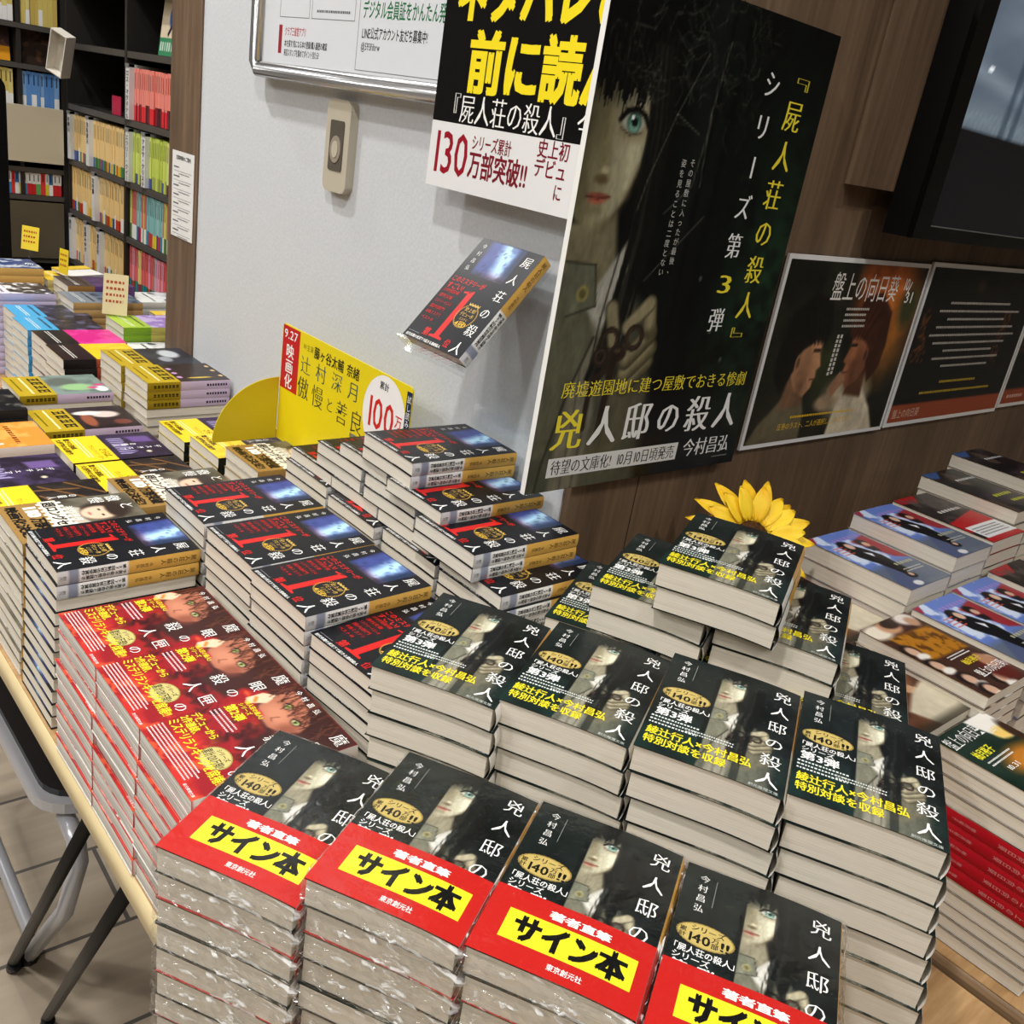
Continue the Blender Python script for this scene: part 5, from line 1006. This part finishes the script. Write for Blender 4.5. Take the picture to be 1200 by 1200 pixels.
def shelf_row(rot, x, y, z, length, cols, h, where, group, seed, plates=()):
    """a row of upright spines; x,y = left end seen from the aisle; rot 0: spines face -y, rot 1: spines face -x"""
    rd = random.Random(seed); p = 0; i = 0; cnt = {}
    while p < length:
        pl = [q for q in plates if q[0] <= i < q[0]+1]
        t = .026 if pl else rd.uniform(.0095, .0145)
        if p+t > length: break
        if pl:
            mb = MB(); mb.box(-t/2, -.014, 0, t/2, .1, h+.008, (214, 214, 212)); fm = lambda g, zz: np.stack([np.asarray(g)[:, 0], np.full(len(g), -.014-zz), np.asarray(g)[:, 1]], -1)
            mb.box(-t/2, -.016, h, t/2, -.0, h+.0085, (120, 120, 120))
            text(mb, pl[0][1], (-t*.36, h*.94-.0155*len(pl[0][1]), t*.36, h*.94), (24, 24, 26), fm, .03, True, z=.0004)
            me = mb.mesh('author_divider', PLASTIC); nm, ct, lab = 'author_divider', 'shelf divider', f'white author divider lettered {pl[0][1]} on {where}'
        else:
            c1, c2, fr = cols[(i*7+rd.randrange(3)) % len(cols)] if len(cols) < 9 else cols[rd.randrange(len(cols))]
            hh = h*rd.choice((1, 1, .985)); me = shelf_book(c1, c2, fr, t, hh); n = cname(c1); cnt[n] = cnt.get(n, 0)+1
            nm, ct = 'shelf_paperback', 'book'; lab = f'{n} spine, {n} {ORD[min(cnt[n], 20)-1] if cnt[n] > 1 else "first"} from the left on {where}'
        ob = bpy.data.objects.new(nm, me); COL.objects.link(ob); tag(ob, lab, ct, group if not pl else 'author name dividers')
        c = p+t/2; jit = rd.uniform(0, .004)
        if rot == 0: ob.location = (x+c, y+.004+jit, z+H+.0005)
        else: ob.location = (x+.004+jit, y-c, z+H+.0005); ob.rotation_euler = (0, 0, -math.pi/2)
        p += t+.0004; i += 1
Yl = (226, 194, 132); YL2 = (214, 196, 96)
yc = [(Yl, (226, 194, 132), 0), (Yl, (180, 60, 40), .22), (Yl, (206, 170, 40), .2), (Yl, (60, 80, 140), .22), (Yl, (226, 224, 216), .3), (Yl, (70, 120, 70), .22)]
rc = [((228, 130, 116), (120, 30, 40), .34), ((232, 140, 122), (60, 30, 40), .34), ((226, 134, 124), (214, 40, 50), .3)]
lc = [((190, 204, 92), (190, 204, 92), 0), ((196, 208, 100), (60, 80, 150), .2), ((182, 198, 84), (150, 160, 80), .25), ((206, 212, 130), (90, 60, 60), .2)]
tc = [((128, 178, 176), (60, 130, 150), .3), ((128, 178, 176), (180, 60, 60), .28), ((200, 206, 110), (90, 120, 60), .3), ((206, 110, 100), (226, 226, 220), .3), ((128, 178, 176), (206, 190, 60), .26), ((150, 186, 180), (110, 60, 110), .3)]
pc = [((214, 106, 102), (40, 130, 140), .3), ((222, 150, 170), (190, 60, 50), .28), ((214, 90, 90), (60, 90, 60), .3), ((128, 178, 176), (60, 60, 110), .3), ((222, 206, 130), (150, 60, 90), .28)]
GSH = 'paperback spines on the back bookcases'
HB = .132
# bay nearest the pillar (its far end is left): y from 2.83 down to 2.5
shelf_row(1, XB, 2.83, ZS[2], .30, rc, HB, 'the red spine shelf by the pillar', GSH, 3, [(0, 'ロス・マクドナルド')])
shelf_row(1, XB, 2.83, ZS[3], .30, lc, HB, 'the lime shelf below the red spines', GSH, 4, [(0, 'エラリー・クイーン'), (8, 'アガサ・クリスティ')])
shelf_row(1, XB, 2.83, ZS[4], .30, tc, HB, 'the teal shelf by the pillar', GSH, 5)
shelf_row(1, XB, 2.83, ZS[5], .30, pc, HB, 'the lowest pink shelf by the pillar', GSH, 6)
shelf_row(1, XB, 3.32, ZS[3], .47, yc, HB, 'the upper yellow shelf at the corner', GSH, 7, [(0, '有栖川'), (13, '泡坂妻夫')])
shelf_row(1, XB, 3.32, ZS[4], .47, yc, HB, 'the middle yellow shelf at the corner', GSH, 8, [(17, '北村薫')])
shelf_row(1, XB, 3.32, ZS[5], .47, yc, HB, 'the lowest yellow shelf at the corner', GSH, 9, [(0, '創元'), (10, '宮部みゆき'), (18, '横溝正史')])
yf = [((206, 186, 104), (206, 186, 104), 0), ((206, 186, 104), (226, 226, 224), .35), ((196, 172, 92), (196, 172, 92), 0), ((214, 200, 130), (226, 226, 224), .3)]
bf = [((92, 138, 196), (226, 228, 228), .35), ((92, 138, 196), (92, 138, 196), 0), ((120, 160, 206), (226, 228, 228), .3), ((84, 130, 190), (84, 130, 190), 0)]
shelf_row(0, .74, YB, ZF[0], .155, yf, .125, 'the top left shelf across the back', GSH, 11); shelf_row(0, .912, YB, ZF[0], .11, yf, .125, 'the top right shelf across the back', GSH, 15)
shelf_row(0, .80, YB, ZF[2], .095, yf, .098, 'the third shelf across the back, left half', GSH, 12); shelf_row(0, .912, YB, ZF[2], .11, bf, .098, 'the third shelf across the back, right half', GSH, 13)
wf = [((226, 226, 224), (206, 196, 60), .5), ((226, 226, 224), (70, 130, 180), .5), ((230, 230, 228), (190, 40, 44), .5), ((206, 60, 56), (206, 60, 56), 0), ((226, 226, 224), (90, 160, 90), .5), ((70, 110, 160), (230, 230, 228), .5)]
shelf_row(0, .78, YB, ZF[4], .24, wf, .066, 'the low white shelf across the back', GSH, 14)
# covers facing out on the shelves
def face_out(x, y, z, rot, w_, h_, paint, lab, lean=.12):
    o = empty('paperback_book', (x, y, z), rot); tag(o, lab, 'book', 'books shown face out on the back shelves'); o.rotation_euler = (-lean, 0, rot)
    mb = MB(); mb.box(-w_/2+.001, .001, .001, w_/2-.001, .013, h_-.001, (206, 200, 188)); mb.obj('page_block', MATTE, o)
    mb = MB(); mb.box(-w_/2, 0, 0, w_/2, .0006, h_, (60, 56, 54)); mb.box(-w_/2, .0134, 0, w_/2, .014, h_, (60, 56, 54))
    mp = lambda g, zz: np.stack([np.asarray(g)[:, 0]/1000-w_/2, np.full(len(g), -.0003-zz), np.asarray(g)[:, 1]/1000], -1)
    flatgrid(mb, mp, w_*1000, h_*1000, 40, 56, lambda X, Y: paint(X*105/(w_*1000), Y*148/(h_*1000))); mb.obj('cover', PRINT, o)
face_out(.85, YB+.03, ZF[1]+.0005, 0, .075, .096, p_blob(3, (60, 44, 40), [(96, 66, 50)], (232, 160, 40), 60), 'dark and orange cover facing out, left on the back bookcase second shelf')
face_out(.962, YB+.03, ZF[1]+.0005, 0, .085, .096, p_blob(5, (52, 40, 34), [(86, 60, 44)]), 'brown cover facing out, right on the back bookcase second shelf')
def p_green(X, Y):
    P = Paint(X, Y, (206, 192, 164)); P.ell(66, 92, 18, 26, (60, 90, 160), .4); P.ell(70, 126, 12, 12, (60, 40, 36), .4); P.cap((66, 70), (50, 52), 5, (30, 30, 50), 3); P.mix(np.where(Y < 44, 1., 0), (52, 130, 90)); P.mix(np.where((Y > 12) & (Y < 32), .8, 0)*(np.floor(X/7) % 2), (226, 230, 224)); return P.c
face_out(XB+.03, 2.655, ZS[1]+.0005, -math.pi/2, .105, .15, p_green, 'green and cream cover facing out, near the pillar')
face_out(XB+.05, 2.93, ZS[1]+.0005, -math.pi/2, .09, .14, p_blob(8, (196, 176, 156), [(110, 76, 60)], (206, 190, 90), 40), 'pale cover with brown figure facing out on the dark shelf')
face_out(XB+.05, 2.94, ZS[2]+.0005, -math.pi/2, .105, .14, p_blob(9, (40, 38, 36), [(86, 80, 74)]), 'near-black cover facing out above the yellow spines')
o = empty('shelf_card', (XB+.02, 2.98, ZS[2]), -math.pi/2); tag(o, 'small crimson card standing on the dark shelf', 'card'); mb = MB(); mb.prism(rounded(-.035, 0, .035, .05, .004), 0, .002, (176, 26, 60), 'y'); mb.obj('card', PRINT, o)
o = empty('shelf_card', (XB+.015, 2.88, ZS[2]), -math.pi/2); tag(o, 'small round topped blue tag beside the crimson card', 'card'); mb = MB(); mb.prism(rounded(-.018, 0, .018, .055, .012), 0, .002, (92, 150, 206), 'y'); mb.obj('card', PRINT, o)
# cream box sign hanging open at the corner
o = empty('cardboard_display', (.992, 3.2, .0)); tag(o, 'tilted open cream cardboard display sticking out at the bookcase corner', 'display box'); o.rotation_euler = (R(8), R(20), R(-62))
mb = MB(); mb.box(-.03, -.004, -.06, .03, 0, .06, (206, 200, 186)); mb.obj('back_panel', MATTE, o)
for b in ((-.03, -.035, -.06, -.027, -.004, .06), (.027, -.035, -.06, .03, -.004, .06), (-.027, -.035, .057, .027, -.004, .06), (-.027, -.035, -.06, .027, -.004, -.057)): mb = MB(); mb.box(*b, (214, 208, 196)); mb.obj('side_flap', MATTE, o)
# ------------------------------------------------------------------ piles on the far table
def sFar(key, x0, y0, top, what, where, n=None):
    t = KIND[key]['T']; n = int(round((top-ZT)/t)); stack(key, x0+.074, y0+.0525, n, HALF, what, 'the '+where, 'paperbacks on the far table', seed=3)
sFar('Kyel', .535, 1.765, -.51, 'yellow black-banded paperback', 'far table front pile'); sFar('Kmag', .54, 1.872, -.505, 'magenta black-banded paperback', 'far table second pile')
sFar('Kblu', .535, 1.98, -.50, 'dark blue-banded paperback', 'far table third pile'); sFar('Kblu', .545, 2.088, -.50, 'dark blue-banded paperback', 'far table fourth pile')
sFar('Kman', .455+.05, 2.2, -.48, 'black and white comic paperback', 'far table left pile'); sFar('Kwht', .70, 1.86, -.53, 'grey and white paperback', 'far table pile at the pillar'); sFar('Kgrn', .715, 1.967, -.50, 'lilac green-banded paperback', 'far table pile by the pillar')
sFar('Kbrn', .665, 2.12, -.49, 'slate blue paperback', 'far table pile beside the cream card'); sFar('Kpur', .69, 2.235, -.475, 'purple brown-footed paperback', 'far table purple pile'); sFar('Ktan', .52, 2.33, -.46, 'blue tan-spined paperback', 'far table tan spine pile')
sFar('Kyw2', .68, 2.345, -.48, 'pale yellow-banded paperback', 'far table rear pile'); sFar('Kwht', .83, 2.2, -.5, 'grey and white paperback', 'far table rear right pile'); sFar('Kyw2', .85, 2.075, -.52, 'pale yellow-banded paperback', 'far table right pile by the bookcase')
def card(x, y, z, rz, w_, h_, c, tilt, lab, seed, rows, up=.034):
    o = empty('price_card', (x, y, z), rz); o.rotation_euler = (R(tilt), 0, rz); tag(o, lab, 'card', 'shelf talker cards')
    mb = MB(); mb.box(-w_/2, -.0005, up, w_/2, .0005, up+h_, c); mp = lambda g, zz: np.stack([np.asarray(g)[:, 0]/1000-w_/2, np.full(len(g), -.0005-zz), np.asarray(g)[:, 1]/1000+up], -1)
    marks(mb, (w_*120, h_*250, w_*880, h_*880), rows, (170, 70, 30), mp, seed, .9, .0003); mb.obj('card', MATTE, o)
    mb = MB(); mb.tube([(0, .002, .0), (0, .002, up+.01)], .0022); mb.tube([(-.012, .002, .001), (.012, .002, .001)], .002); mb.obj('clip_stand', ACRYL, o)
rz = R(-50)
card(.645, 2.36, -.4555, rz, .042, .052, (232, 204, 56), -8, 'yellow card on a clear clip above the tan spine pile', 3, 3); card(.70, 2.30, -.473, R(-75), .034, .055, (226, 196, 40), -4, 'narrow yellow card right of the larger yellow one', 4, 3, .012)
card(.728, 2.055, -.4995, R(-30), .05, .085, (222, 206, 160), -14, 'cream picture card leaning on the lilac and green pile', 5, 4, .004)
o = empty('open_magazine', (.765, 2.40, -.4795)); tag(o, 'white magazine with yellow strip lying on the rear pile by the bookcase', 'magazine'); o.rotation_euler = (R(4), 0, R(20)); mb = MB(); mb.box(-.045, -.035, 0, .045, .035, .006, (222, 220, 214)); mb.obj('pages', MATTE, o); mb = MB(); mb.box(-.046, .012, .006, .046, .036, .008, (226, 190, 60)); mb.obj('cover_strip', PRINT, o)
# ------------------------------------------------------------------ copies buried inside the piles, none of them showing in the photograph: one object
if REST:
    va = []; fa = []; ca = []; mi = []; n = 0
    for key, x, y, z, th in REST:
        K = KIND[key]; c, s = math.cos(th), math.sin(th); T = K['T']; W, L, D = K['W'], K['L'], K['D']
        for (x0, y0, z0, x1, y1, z1, m) in ((-W/2+.0012, -L/2+.001, .0006, W/2-.0016, L/2-.001, T-.0006, 0), (-W/2, -L/2, 0, W/2, L/2, .0005, 1), (-W/2, -L/2, T-.0005, W/2, L/2, T-.0001, 1), (W/2-.0014, -L/2, .0005, W/2, -.004, T-.0005, 2), (W/2-.0014, -.004, .0005, W/2, L/2, T-.0005, 3)):
            q = [(a, b, d) for d in (z0, z1) for b in (y0, y1) for a in (x0, x1)]
            va += [(x+a*c-b*s, y+a*s+b*c, z+H+d+D*.5) for a, b, d in q]; fa += [tuple(i+n for i in f) for f in ((0, 2, 3, 1), (4, 5, 7, 6), (0, 1, 5, 4), (2, 6, 7, 3), (0, 4, 6, 2), (1, 3, 7, 5))]; n += 8; mi += [min(m, 1)]*6; cc = K['edge'] if m < 2 else K['spine'](np.array([5.]), np.array([40. if m == 2 else 110.]))[0]; ca += [(*lin(cc), 1)]*8
    me = bpy.data.meshes.new('stacked_paperbacks'); me.from_pydata(va, [], fa); me.materials.append(PAGES); me.materials.append(PRINT)
    me.polygons.foreach_set('material_index', mi); a = me.color_attributes.new('Col', 'FLOAT_COLOR', 'POINT'); a.data.foreach_set('color', np.array(ca, np.float32).ravel())
    tag(link('stacked_paperbacks', me), 'further paperbacks buried inside the piles on the tables', 'books', None, 'stuff')
